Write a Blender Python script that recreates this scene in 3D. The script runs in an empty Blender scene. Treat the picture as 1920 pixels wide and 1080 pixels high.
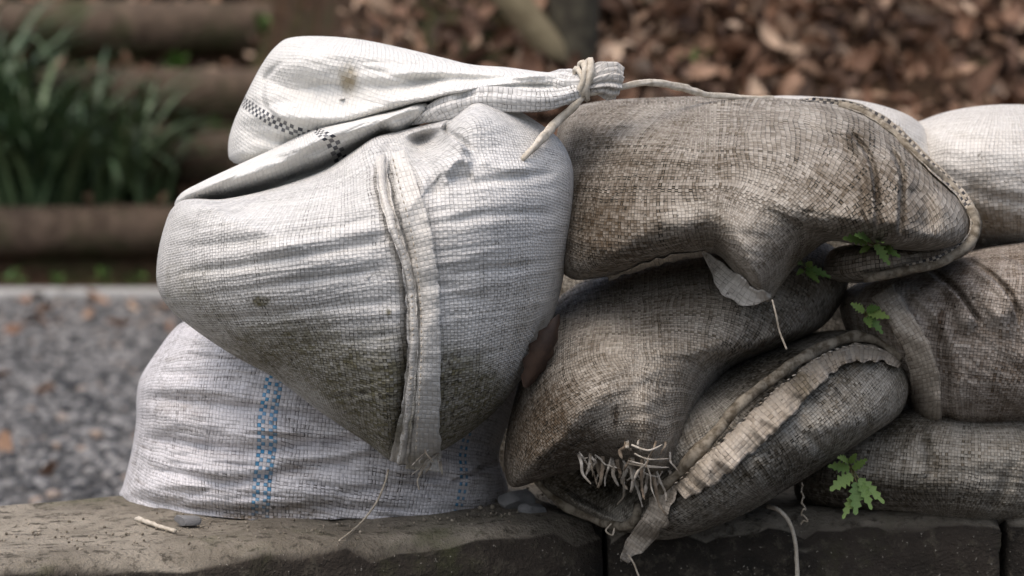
import bpy, bmesh, math, random
import numpy as np
from mathutils import Vector, Matrix

random.seed(7)
RNG = np.random.default_rng(7)
R = math.radians
scn = bpy.context.scene
C = scn.collection

# ------------------------------------------------------------------ camera
CAM_Z, PITCH, LENS = 0.46, R(4.5), 85.0
FPX = LENS / 36.0 * 1920.0
cd = bpy.data.cameras.new('camera')
cd.lens = LENS; cd.sensor_width = 36.0
cd.clip_start = 0.05; cd.clip_end = 500
cd.dof.use_dof = True; cd.dof.focus_distance = 2.50; cd.dof.aperture_fstop = 4.8
cam = bpy.data.objects.new('camera', cd); C.objects.link(cam)
cam.location = (0, 0, CAM_Z); cam.rotation_euler = (R(90) - PITCH, 0, 0)
scn.camera = cam

# ------------------------------------------------------------------ sky and sun (soft, overcast)
SUN_EL, SUN_AZ = 66.0, -140.0     # azimuth measured from +Y, clockwise; light comes from behind-left of the camera
world = bpy.data.worlds.new('World'); scn.world = world; world.use_nodes = True
wn = world.node_tree.nodes; wl = world.node_tree.links
sky = wn.new('ShaderNodeTexSky'); sky.sky_type = 'NISHITA'; sky.sun_disc = False
sky.sun_elevation = R(SUN_EL); sky.sun_rotation = R(SUN_AZ)
sky.dust_density = 6.0; sky.air_density = 1.0; sky.ozone_density = 1.0
bg = wn['Background']; bg.inputs['Strength'].default_value = 0.15
wl.new(sky.outputs[0], bg.inputs['Color'])
sd = bpy.data.lights.new('sun', 'SUN'); sd.energy = 1.2; sd.angle = R(110); sd.color = (1.0, 0.97, 0.93)
so = bpy.data.objects.new('sun', sd); C.objects.link(so)
az, el = R(SUN_AZ), R(SUN_EL)
sdir = Vector((math.sin(az) * math.cos(el), math.cos(az) * math.cos(el), math.sin(el)))   # towards the sun
so.rotation_euler = sdir.to_track_quat('Z', 'Y').to_euler()
so.location = sdir * 20
scn.view_settings.view_transform = 'Standard'; scn.view_settings.look = 'None'
scn.view_settings.exposure = 0.30; scn.view_settings.gamma = 1.0

# ------------------------------------------------------------------ helpers
CP, SP = math.cos(PITCH), math.sin(PITCH)
def ray(px, py):
    px = np.asarray(px, float); py = np.asarray(py, float)
    rx = px - 960.0; ru = 540.0 - py
    return np.stack([rx, FPX * CP + ru * SP, -FPX * SP + ru * CP], -1)
def W(px, py, Y):
    d = ray(px, py); Y = np.asarray(Y, float)
    s = (Y / d[..., 1])[..., None]
    return d * s + np.array([0, 0, CAM_Z])
def proj(P):
    P = np.asarray(P, float); q = P - np.array([0, 0, CAM_Z])
    f = q[..., 1] * CP - q[..., 2] * SP; u = q[..., 1] * SP + q[..., 2] * CP
    return 960 + FPX * q[..., 0] / f, 540 - FPX * u / f
def depth_on_ground(py, z):
    d = ray(960, py); return float(d[1] * (z - CAM_Z) / d[2])

def hash2(ix, iy, seed):
    n = (ix.astype(np.int64) * 374761393 + iy.astype(np.int64) * 668265263 + seed * 1442695041) & 0x7fffffff
    n = ((n ^ (n >> 13)) * 1274126177) & 0x7fffffff
    return ((n ^ (n >> 16)) & 0xffff) / 65535.0
def vnoise(x, y, seed=0):
    x = np.asarray(x, float); y = np.asarray(y, float)
    ix = np.floor(x); iy = np.floor(y); fx = x - ix; fy = y - iy
    fx = fx * fx * (3 - 2 * fx); fy = fy * fy * (3 - 2 * fy)
    ix = ix.astype(int); iy = iy.astype(int)
    a = hash2(ix, iy, seed); b = hash2(ix + 1, iy, seed); c = hash2(ix, iy + 1, seed); d = hash2(ix + 1, iy + 1, seed)
    return (a + (b - a) * fx) * (1 - fy) + (c + (d - c) * fx) * fy - 0.5
def fbm(x, y, seed=0, o=3):
    r = 0; a = 1.0
    for k in range(o):
        r = r + a * vnoise(x * 2 ** k, y * 2 ** k, seed + k * 17); a *= 0.5
    return r

def spline(pts, n, closed=False):
    p = np.array(pts, float); m = len(p)
    out = []
    segs = m if closed else m - 1
    for i in range(segs):
        if closed: a, b, c, d = p[(i - 1) % m], p[i], p[(i + 1) % m], p[(i + 2) % m]
        else: a, b, c, d = p[max(i - 1, 0)], p[i], p[i + 1], p[min(i + 2, m - 1)]
        t = np.linspace(0, 1, 24, endpoint=False)[:, None]
        out.append(0.5 * ((2 * b) + (c - a) * t + (2 * a - 5 * b + 4 * c - d) * t ** 2 + (3 * b - a - 3 * c + d) * t ** 3))
    out = np.concatenate(out)
    out = np.vstack([out, p[0] if closed else p[-1]])
    L = np.concatenate([[0], np.cumsum(np.linalg.norm(np.diff(out, axis=0), axis=1))])
    s = np.linspace(0, L[-1], n + 1 if closed else n)
    r = np.stack([np.interp(s, L, out[:, k]) for k in range(p.shape[1])], -1)
    return r[:-1] if closed else r

def mesh_obj(name, verts, faces, mat, parent=None, uv=None, smooth=True, attrs=None):
    me = bpy.data.meshes.new(name)
    me.from_pydata([tuple(map(float, v)) for v in verts], [], [tuple(int(i) for i in f) for f in faces])
    if uv is not None:
        l = me.uv_layers.new(name='UVMap')
        idx = np.empty(len(me.loops), dtype=np.int32); me.loops.foreach_get('vertex_index', idx)
        l.data.foreach_set('uv', np.asarray(uv, np.float32)[idx].ravel())
    for k, v in (attrs or {}).items():
        a = me.attributes.new(k, 'FLOAT', 'POINT'); a.data.foreach_set('value', np.asarray(v, np.float32))
    if smooth: me.polygons.foreach_set('use_smooth', np.ones(len(me.polygons), dtype=bool))
    me.materials.append(mat)
    me.validate(); me.update()
    o = bpy.data.objects.new(name, me); C.objects.link(o)
    if parent is not None:
        o.parent = parent; o.matrix_parent_inverse = Matrix.Translation(-Vector(parent.location))
    return o
def thing(name, label, cat, loc=(0, 0, 0), group=None):
    o = bpy.data.objects.new(name, None); C.objects.link(o)
    o.location = loc; o.empty_display_size = 0.05
    o['label'] = label; o['category'] = cat
    if group: o['group'] = group
    return o
def tag(o, label, cat, group=None):
    o['label'] = label; o['category'] = cat
    if group: o['group'] = group
    return o

# ------------------------------------------------------------------ material helpers
class NT:
    def __init__(s, name):
        s.m = bpy.data.materials.new(name); s.m.use_nodes = True
        s.n = s.m.node_tree.nodes; s.l = s.m.node_tree.links
        s.b = s.n['Principled BSDF']
    def set(s, sock, v):
        if hasattr(v, 'is_output') or isinstance(v, bpy.types.NodeSocket): s.l.new(v, sock)
        else: sock.default_value = v
    def math(s, op, a, b=0.0, c=None, clamp=False):
        n = s.n.new('ShaderNodeMath'); n.operation = op; n.use_clamp = clamp
        s.set(n.inputs[0], a); s.set(n.inputs[1], b)
        if c is not None: s.set(n.inputs[2], c)
        return n.outputs[0]
    def noise(s, vec, scale, detail=4.0, rough=0.55, dim='3D'):
        n = s.n.new('ShaderNodeTexNoise'); n.noise_dimensions = dim
        if vec is not None: s.l.new(vec, n.inputs['Vector'])
        n.inputs['Scale'].default_value = scale; n.inputs['Detail'].default_value = detail; n.inputs['Roughness'].default_value = rough
        return n.outputs['Fac']
    def ramp(s, fac, lo, hi, a=0.0, b=1.0):
        n = s.n.new('ShaderNodeMapRange'); n.interpolation_type = 'SMOOTHSTEP'
        s.set(n.inputs['Value'], fac)
        n.inputs['From Min'].default_value = lo; n.inputs['From Max'].default_value = hi
        n.inputs['To Min'].default_value = a; n.inputs['To Max'].default_value = b
        return n.outputs['Result']
    def mix(s, f, a, b, mode='MIX'):
        n = s.n.new('ShaderNodeMix'); n.data_type = 'RGBA'; n.blend_type = mode
        s.set(n.inputs['Factor'], f)
        for sock, v in ((n.inputs[6], a), (n.inputs[7], b)):
            if isinstance(v, tuple): sock.default_value = (*v, 1.0)
            else: s.l.new(v, sock)
        return n.outputs[2]
    def white(s, vec, dim='3D'):
        n = s.n.new('ShaderNodeTexWhiteNoise'); n.noise_dimensions = dim
        s.l.new(vec, n.inputs['Vector'] if dim != '1D' else n.inputs['W'])
        return n.outputs['Value']
    def comb(s, x, y, z=0.0):
        n = s.n.new('ShaderNodeCombineXYZ')
        s.set(n.inputs[0], x); s.set(n.inputs[1], y); s.set(n.inputs[2], z)
        return n.outputs[0]
    def coord(s, which='Object'):
        return s.n.new('ShaderNodeTexCoord').outputs[which]
    def attr(s, name):
        n = s.n.new('ShaderNodeAttribute'); n.attribute_name = name
        return n.outputs['Fac']
    def bump(s, h, dist, strength=1.0, normal=None):
        n = s.n.new('ShaderNodeBump'); n.inputs['Distance'].default_value = dist; n.inputs['Strength'].default_value = strength
        s.l.new(h, n.inputs['Height'])
        if normal is not None: s.l.new(normal, n.inputs['Normal'])
        return n.outputs[0]
    def out(s, color, rough=0.6, normal=None, spec=0.3):
        if isinstance(color, tuple): s.b.inputs['Base Color'].default_value = (*color, 1)
        else: s.l.new(color, s.b.inputs['Base Color'])
        s.set(s.b.inputs['Roughness'], rough); s.b.inputs['Specular IOR Level'].default_value = spec
        if normal is not None: s.l.new(normal, s.b.inputs['Normal'])
        return s.m

def weave(name, light, dark, gap, stain, gapw=0.10, gapamt=0.8, stain_bias=0.0, var=0.5, stripes=(), stripe_col=None, streak=0.0, stain2=None):
    """woven flat plastic tapes; UV is counted in tapes. stripes: list of (u0, u1) columns whose warp tapes are coloured"""
    t = NT(name)
    uvn = t.n.new('ShaderNodeUVMap'); uvn.uv_map = 'UVMap'
    uv = uvn.outputs[0]
    sep = t.n.new('ShaderNodeSeparateXYZ'); t.l.new(uv, sep.inputs[0])
    # a little wobble so that the tapes are not ruled lines
    w1 = t.noise(uv, 0.07, 1.5); w2n = t.n.new('ShaderNodeVectorMath'); w2n.operation = 'ADD'; w2n.inputs[1].default_value = (31.3, 17.7, 0)
    t.l.new(uv, w2n.inputs[0]); w2 = t.noise(w2n.outputs[0], 0.07, 1.5)
    u = t.math('ADD', sep.outputs[0], t.math('MULTIPLY', t.math('SUBTRACT', w1, 0.5), 2.6))
    v = t.math('ADD', sep.outputs[1], t.math('MULTIPLY', t.math('SUBTRACT', w2, 0.5), 2.6))
    cu = t.math('FLOOR', u); cv = t.math('FLOOR', v)
    # each tape has its own width / offset
    ju = t.white(t.comb(cu, 3.0, 0.0)); jv = t.white(t.comb(5.0, cv, 0.0))
    fu = t.math('ABSOLUTE', t.math('SUBTRACT', t.math('SUBTRACT', u, cu), 0.5))
    fv = t.math('ABSOLUTE', t.math('SUBTRACT', t.math('SUBTRACT', v, cv), 0.5))
    chk = t.math('FLOORED_MODULO', t.math('ADD', cu, cv), 2.0)
    # height: the tape on top arches along its length and falls off at its sides
    along = t.math('ADD', t.math('MULTIPLY', chk, fu), t.math('MULTIPLY', t.math('SUBTRACT', 1.0, chk), fv))
    across = t.math('ADD', t.math('MULTIPLY', chk, fv), t.math('MULTIPLY', t.math('SUBTRACT', 1.0, chk), fu))
    arch = t.math('SUBTRACT', 1.0, t.math('MULTIPLY', t.math('POWER', t.math('MULTIPLY', along, 2.0), 2.0), 0.75))
    side = t.ramp(across, 0.38, 0.5, 1.0, 0.0)
    h = t.math('MULTIPLY', arch, side)
    cell = t.white(t.comb(cu, cv, 1.0))
    h = t.math('ADD', h, t.math('MULTIPLY', cell, 0.35))
    # gaps between tapes, wider where the tape is narrow
    gw = t.math('ADD', t.math('MULTIPLY', t.math('POWER', t.math('ADD', t.math('MULTIPLY', chk, jv), t.math('MULTIPLY', t.math('SUBTRACT', 1.0, chk), ju)), 3.0), gapw * 2.2), gapw * 0.35)
    ga = t.ramp(t.math('ADD', across, gw), 0.47, 0.54)
    gl = t.ramp(t.math('ADD', along, gapw * 0.45), 0.47, 0.54)
    brk = t.math('ADD', 0.25, t.math('MULTIPLY', t.white(t.comb(cu, cv, 9.0)), 0.95))
    g = t.math('MULTIPLY', t.math('MAXIMUM', ga, t.math('MULTIPLY', gl, 0.6)), brk)
    obj = t.coord('Object')
    dirt = t.attr('dirt')
    n1 = t.noise(obj, 9.0, 6.0, 0.65); n2 = t.noise(obj, 45.0, 5.0, 0.65); n3 = t.noise(obj, 3.5, 3.0)
    st = t.math('ADD', t.math('ADD', t.math('MULTIPLY', n1, 0.9), t.math('MULTIPLY', n2, 0.6)), t.math('ADD', dirt, stain_bias))
    stain_m = t.ramp(st, 0.72, 1.45)
    # tape colour
    rnd = t.math('ADD', t.math('MULTIPLY', cell, 0.38), t.math('MULTIPLY', t.math('ADD', t.math('MULTIPLY', chk, jv), t.math('MULTIPLY', t.math('SUBTRACT', 1.0, chk), ju)), 0.55))
    blot = t.ramp(t.math('ADD', t.noise(obj, 14.0, 5.0, 0.7), t.math('MULTIPLY', n2, 0.3)), 0.50, 0.82)
    col = t.mix(t.math('MULTIPLY', t.math('ADD', t.math('MULTIPLY', t.math('POWER', rnd, 1.4), 0.85), t.math('ADD', t.math('MULTIPLY', n3, 0.25), t.math('MULTIPLY', blot, 0.38))), var, clamp=True), light, dark)
    if stripes:
        sm = None
        for (a, b, mode) in stripes:
            inn = t.math('MULTIPLY', t.math('GREATER_THAN', cu, a - 0.5), t.math('LESS_THAN', cu, b + 0.5))
            inn = t.math('MULTIPLY', inn, chk if mode == 1 else t.math('SUBTRACT', 1.0, chk))
            sm = inn if sm is None else t.math('MAXIMUM', sm, inn)
        sv = t.math('MULTIPLY', sm, t.math('ADD', 0.72, t.math('MULTIPLY', cell, 0.28)))
        col = t.mix(sv, col, stripe_col)
    col = t.mix(t.math('MULTIPLY', stain_m, t.math('ADD', 0.55, t.math('MULTIPLY', cell, 0.45))), col, stain)
    if stain2 is not None:
        n4 = t.noise(obj, 6.0, 5.0, 0.6)
        col = t.mix(t.ramp(t.math('ADD', n4, t.math('MULTIPLY', n2, 0.25)), 0.60, 0.85, 0.0, 0.6), col, stain2)
    # soiled streaks that run along the weft
    sm_ = t.n.new('ShaderNodeMapping'); sm_.inputs['Scale'].default_value = (0.035, 0.42, 1.0); t.l.new(uv, sm_.inputs['Vector'])
    stk = t.math('MULTIPLY', t.ramp(t.math('ADD', t.noise(sm_.outputs[0], 1.0, 5.0, 0.65), t.math('MULTIPLY', dirt, 0.10)), 0.54, 0.72), streak)
    col = t.mix(t.math('MULTIPLY', stk, t.math('ADD', 0.25, t.math('MULTIPLY', n2, 0.5))), col, stain)
    st = t.math('ADD', st, stk)
    gm = t.math('MULTIPLY', g, t.math('MULTIPLY', gapamt, t.ramp(t.math('ADD', st, t.math('MULTIPLY', t.noise(obj, 22.0, 4.0), 0.8)), 0.7, 1.6, 0.42, 1.0)), clamp=True)
    col = t.mix(gm, col, gap)
    # black specks of grit
    sp = t.noise(obj, 160.0, 3.0, 0.6)
    spm = t.ramp(t.math('ADD', sp, t.math('MULTIPLY', st, 0.10)), 0.74, 0.82, 0.0, 0.8)
    col = t.mix(spm, col, gap)
    hh = t.math('ADD', h, t.math('MULTIPLY', n2, 0.5))
    rough = t.math('ADD', t.math('ADD', 0.46, t.math('MULTIPLY', cell, 0.2)), t.math('MULTIPLY', stain_m, 0.35))
    return t.out(col, rough, t.bump(hh, 0.0011, 0.7), 0.22)

def plain(name, c1, c2, scale=30.0, rough=0.8, bump=0.002, lo=0.35, hi=0.65, c3=None, scale3=6.0, spec=0.25, detail=6.0, coord='Object'):
    t = NT(name); o = t.coord(coord)
    n = t.noise(o, scale, detail, 0.65)
    col = t.mix(t.ramp(n, lo, hi), c1, c2)
    if c3 is not None:
        col = t.mix(t.ramp(t.noise(o, scale3, 5.0, 0.6), 0.48, 0.68), col, c3)
    return t.out(col, rough, t.bump(n, bump, 0.8), spec)

MATS = {}
MATS['white'] = weave('weave_white', (0.75, 0.74, 0.715), (0.48, 0.475, 0.465), (0.05, 0.045, 0.035), (0.16, 0.145, 0.085), gapw=0.105, gapamt=1.0, var=0.75, streak=0.55, stain_bias=-0.17)
MATS['white_stripe'] = weave('weave_white_black_band', (0.76, 0.75, 0.71), (0.57, 0.57, 0.56), (0.22, 0.20, 0.16), (0.32, 0.27, 0.18), gapw=0.05, gapamt=0.5, var=0.6, stripes=[(-2, 0, 1), (22, 23, 1)], stripe_col=(0.015, 0.02, 0.035), stain_bias=-0.42)
MATS['lav'] = weave('weave_white_blue_band', (0.75, 0.74, 0.765), (0.51, 0.495, 0.51), (0.035, 0.030, 0.024), (0.20, 0.16, 0.115), gapw=0.13, gapamt=1.0, var=0.65, streak=1.0, stripes=[(-2, -1, 1), (1, 2, 1), (53, 53, 1), (55, 55, 1)], stripe_col=(0.06, 0.28, 0.50), stain_bias=-0.10)
MATS['brown'] = weave('weave_weathered_brown', (0.48, 0.445, 0.39), (0.135, 0.108, 0.078), (0.010, 0.010, 0.007), (0.075, 0.053, 0.033), gapw=0.14, gapamt=1.0, var=0.9, streak=0.7, stain_bias=0.02)
MATS['brown_red'] = weave('weave_weathered_red_brown', (0.48, 0.435, 0.385), (0.15, 0.112, 0.08), (0.012, 0.009, 0.007), (0.07, 0.046, 0.03), gapw=0.11, gapamt=1.0, var=0.95, streak=0.5, stain_bias=0.02)
MATS['grey'] = weave('weave_weathered_grey', (0.48, 0.455, 0.40), (0.145, 0.12, 0.087), (0.011, 0.009, 0.007), (0.045, 0.036, 0.022), gapw=0.14, gapamt=1.0, var=0.9, streak=0.7, stain_bias=0.08)
MATS['pale'] = weave('weave_pale', (0.68, 0.66, 0.62), (0.46, 0.43, 0.39), (0.08, 0.07, 0.055), (0.22, 0.18, 0.13), gapw=0.08, gapamt=0.8, var=0.7, stain_bias=-0.2)
MATS['hem'] = weave('hem_tape', (0.72, 0.70, 0.66), (0.52, 0.50, 0.46), (0.12, 0.11, 0.085), (0.24, 0.22, 0.14), gapw=0.05, gapamt=0.6, var=0.6, stain_bias=-0.2)
MATS['hem_dirty'] = weave('hem_tape_dirty', (0.48, 0.43, 0.365), (0.24, 0.20, 0.155), (0.025, 0.02, 0.015), (0.10, 0.08, 0.045), gapw=0.07, gapamt=0.8, var=0.7, stain_bias=0.0)
MATS['hem_check'] = weave('hem_black_check', (0.46, 0.42, 0.36), (0.26, 0.22, 0.17), (0.02, 0.018, 0.014), (0.09, 0.07, 0.045), gapw=0.08, gapamt=0.9, var=0.8, stripes=[(-1, 0, 1)], stripe_col=(0.018, 0.02, 0.028), stain_bias=0.0)
MATS['cord'] = plain('cord_pale', (0.62, 0.57, 0.49), (0.44, 0.39, 0.31), 140.0, 0.7, 0.001)
MATS['cord_dirty'] = plain('cord_dirty', (0.30, 0.265, 0.21), (0.10, 0.08, 0.055), 90.0, 0.85, 0.0015)
MATS['thread'] = plain('thread', (0.55, 0.49, 0.40), (0.34, 0.29, 0.22), 200.0, 0.8, 0.0005)
MATS['hem_strip'] = plain('frayed_tape_brown', (0.30, 0.25, 0.19), (0.16, 0.12, 0.085), 60.0, 0.7, 0.0005)
MATS['strip'] = plain('frayed_tape', (0.52, 0.48, 0.42), (0.27, 0.23, 0.18), 60.0, 0.6, 0.0005)

# ------------------------------------------------------------------ the wall the bags lie on
def edge_pt(px, py): return W(px, py, depth_on_ground(py, 0.0))
E0, E1, E2 = edge_pt(0, 1069), edge_pt(1133, 977), edge_pt(1886, 972)
d1 = (E1 - E0)[:2]; d1 /= np.linalg.norm(d1)
d2 = (E2 - E1)[:2]; d2 /= np.linalg.norm(d2)
def front_y(x):      # y of the wall's front edge at x
    return np.where(x < E1[0], E0[1] + (x - E0[0]) * d1[1] / d1[0], E1[1] + (x - E1[0]) * d2[1] / d2[0])

t = NT('wall_stone'); o = t.coord('Object')
na = t.noise(o, 7.0, 8.0, 0.65); nb = t.noise(o, 60.0, 6.0, 0.7); nc = t.noise(o, 240.0, 3.0, 0.6)
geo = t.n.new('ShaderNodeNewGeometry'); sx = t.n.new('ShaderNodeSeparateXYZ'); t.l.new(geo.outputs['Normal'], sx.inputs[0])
topm = t.ramp(sx.outputs[2], 0.45, 0.9)                     # lit top and shaded sides put into the stone colour by facing
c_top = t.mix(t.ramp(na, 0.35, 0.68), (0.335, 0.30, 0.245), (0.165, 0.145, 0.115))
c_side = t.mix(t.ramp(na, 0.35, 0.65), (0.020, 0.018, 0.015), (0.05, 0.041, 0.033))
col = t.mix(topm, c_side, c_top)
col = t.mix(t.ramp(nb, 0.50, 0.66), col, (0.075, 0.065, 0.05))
col = t.mix(t.ramp(nc, 0.66, 0.74, 0, 0.7), col, (0.5, 0.46, 0.40))
moss = t.math('MULTIPLY', t.ramp(t.noise(o, 5.0, 6.0, 0.7), 0.56, 0.72), 0.5)
col = t.mix(moss, col, (0.075, 0.085, 0.03))
hh = t.math('ADD', t.math('MULTIPLY', nb, 0.6), t.math('ADD', na, t.math('MULTIPLY', nc, 0.25)))
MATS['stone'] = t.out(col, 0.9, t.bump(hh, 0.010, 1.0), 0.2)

def block_mesh(L, D, H, seed, chip=1.0):
    bm = bmesh.new(); bmesh.ops.create_cube(bm, size=1.0)
    bmesh.ops.subdivide_edges(bm, edges=bm.edges[:], cuts=31, use_grid_fill=True)
    P = np.array([v.co[:] for v in bm.verts])
    Q = P * np.array([L, D, H])
    # round the arrises
    half = np.array([L, D, H]) / 2; r = 0.007
    q = np.clip(Q, -(half - r), half - r); dlt = Q - q; n = np.linalg.norm(dlt, axis=1, keepdims=True); n[n == 0] = 1
    on = (np.abs(np.abs(Q) - half) < 1e-6).sum(1) > 1
    Q = np.where((n > 1e-9) & (np.linalg.norm(dlt, axis=1, keepdims=True) > r), q + dlt / n * r, Q)
    nrm = dlt / n
    dn = 0.012 * fbm(Q[:, 0] * 9 + 40, Q[:, 2] * 14 + Q[:, 1] * 9, seed, 4) * (np.abs(nrm[:, 1]) > 0.5)
    dn += 0.006 * fbm(Q[:, 0] * 14, Q[:, 1] * 14, seed + 5, 4) * (np.abs(nrm[:, 2]) > 0.5)
    edge = (nrm[:, 2] > 0.2) & (nrm[:, 1] < -0.2)
    Q += nrm * dn[:, None]
    fr = np.exp(-((Q[:, 1] + D / 2) / 0.02) ** 2) * np.exp(-((Q[:, 2] - H / 2) / 0.03) ** 2)
    Q[:, 2] -= chip * fr * (0.006 + 0.040 * np.abs(fbm(Q[:, 0] * 18, Q[:, 0] * 0 + seed, seed + 9, 3)))
    Q[:, 1] += chip * fr * 0.012 * np.abs(fbm(Q[:, 0] * 25, Q[:, 0] * 0 + 3, seed + 4, 3))
    for v, c in zip(bm.verts, Q): v.co = c
    me = bpy.data.meshes.new('stone_block'); bm.to_mesh(me); bm.free()
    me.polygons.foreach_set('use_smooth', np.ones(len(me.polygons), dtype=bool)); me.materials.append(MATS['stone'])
    return me
WALL_D, WALL_H = 0.37, 0.36
wall = thing('stone_wall', 'low wall of long dark stone blocks carrying all the sandbags', 'wall', (0.1, 2.8, -WALL_H))
def put_block(p0, p1, seed, z=0.0, name='stone_block'):
    d = (p1 - p0)[:2]; L = np.linalg.norm(d); d = d / L; n = np.array([-d[1], d[0]])
    c = (p0[:2] + p1[:2]) / 2 + n * WALL_D / 2
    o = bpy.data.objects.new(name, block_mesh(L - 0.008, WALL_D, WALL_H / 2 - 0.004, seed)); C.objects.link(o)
    o.parent = wall; o.matrix_parent_inverse = Matrix.Translation(-Vector(wall.location))
    o.location = (c[0], c[1], z - WALL_H / 4 + 0.004); o.rotation_euler = (0, 0, math.atan2(d[1], d[0]))
    return o
v1 = np.array([d1[0], d1[1], 0]); v2 = np.array([d2[0], d2[1], 0])
put_block(E1 - v1 * 0.95, E1, 3); put_block(E1 - v1 * 1.9, E1 - v1 * 0.95, 5)
put_block(E1, E2, 8); put_block(E2, E2 + v2 * 0.7, 11)
for k, (a, b) in enumerate([(-1.9, -1.35), (-1.35, -0.55), (-0.55, 0)]): put_block(E1 + v1 * a, E1 + v1 * b, 20 + k, -WALL_H / 2)
for k, (a, b) in enumerate([(0, 0.3), (0.3, 1.13)]): put_block(E1 + v2 * a, E1 + v2 * b, 30 + k, -WALL_H / 2)

n1_ = np.array([-d1[1], d1[0]]); n2_ = np.array([-d2[1], d2[0]])
tri = [E1[:2] + n1_ * 0.03, E1[:2] + n2_ * 0.03, E1[:2] + n2_ * (WALL_D - 0.01), E1[:2] + n1_ * (WALL_D - 0.01)]
wv_ = [(p_[0], p_[1], z_) for z_ in (-WALL_H, -0.006) for p_ in tri]
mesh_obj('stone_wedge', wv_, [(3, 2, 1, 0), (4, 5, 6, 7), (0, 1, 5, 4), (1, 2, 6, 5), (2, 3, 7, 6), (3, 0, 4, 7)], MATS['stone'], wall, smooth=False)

# ------------------------------------------------------------------ sandbag surfaces
SURF = {}       # name -> (px, py, Y) of the front skin, for laying seams, cords and plants on it
def poly_dist(X, Y, line):
    """distance to a polyline, side sign, and parameter 0..1 along it"""
    best = np.full(X.shape, 1e9); sgn = np.zeros(X.shape); par = np.zeros(X.shape)
    L = np.concatenate([[0], np.cumsum(np.linalg.norm(np.diff(line, axis=0), axis=1))])
    for i in range(len(line) - 1):
        a, b = line[i], line[i + 1]; d = b - a; l2 = (d ** 2).sum() + 1e-9
        tt = np.clip(((X - a[0]) * d[0] + (Y - a[1]) * d[1]) / l2, 0, 1)
        dx = X - a[0] - tt * d[0]; dy = Y - a[1] - tt * d[1]
        ds = np.hypot(dx, dy); m = ds < best
        best = np.where(m, ds, best); sgn = np.where(m, np.sign(d[0] * dy - d[1] * dx), sgn)
        par = np.where(m, (L[i] + tt * (L[i + 1] - L[i])) / L[-1], par)
    return best, sgn, par
def fold_field(X, Y, folds):
    H = np.zeros(X.shape)
    for f in folds:
        kind, pts, amp, w = f[:4]
        line = spline(pts, 28)
        d, s, p = poly_dist(X, Y, line)
        taper = np.clip(np.minimum(p, 1 - p) / 0.18, 0, 1); taper = taper * taper * (3 - 2 * taper)
        if len(f) > 4 and f[4] == 'open': taper = 1.0
        if kind == 'v': H -= amp * np.exp(-(d / w) ** 2) * taper
        elif kind == 'r': H += amp * np.exp(-(d / w) ** 2) * taper
        elif kind == 's':           # lapped fold: raised on the right-hand side of the line (picture space), falling away over w
            sd_ = d * s
            H += amp * taper * np.where(sd_ > 0, np.exp(-sd_ / w), 0) * np.clip(sd_ / 4.0, 0, 1)
            H -= amp * 0.5 * taper * np.exp(-((sd_ + 3) / 5.0) ** 2)
    return H

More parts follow.
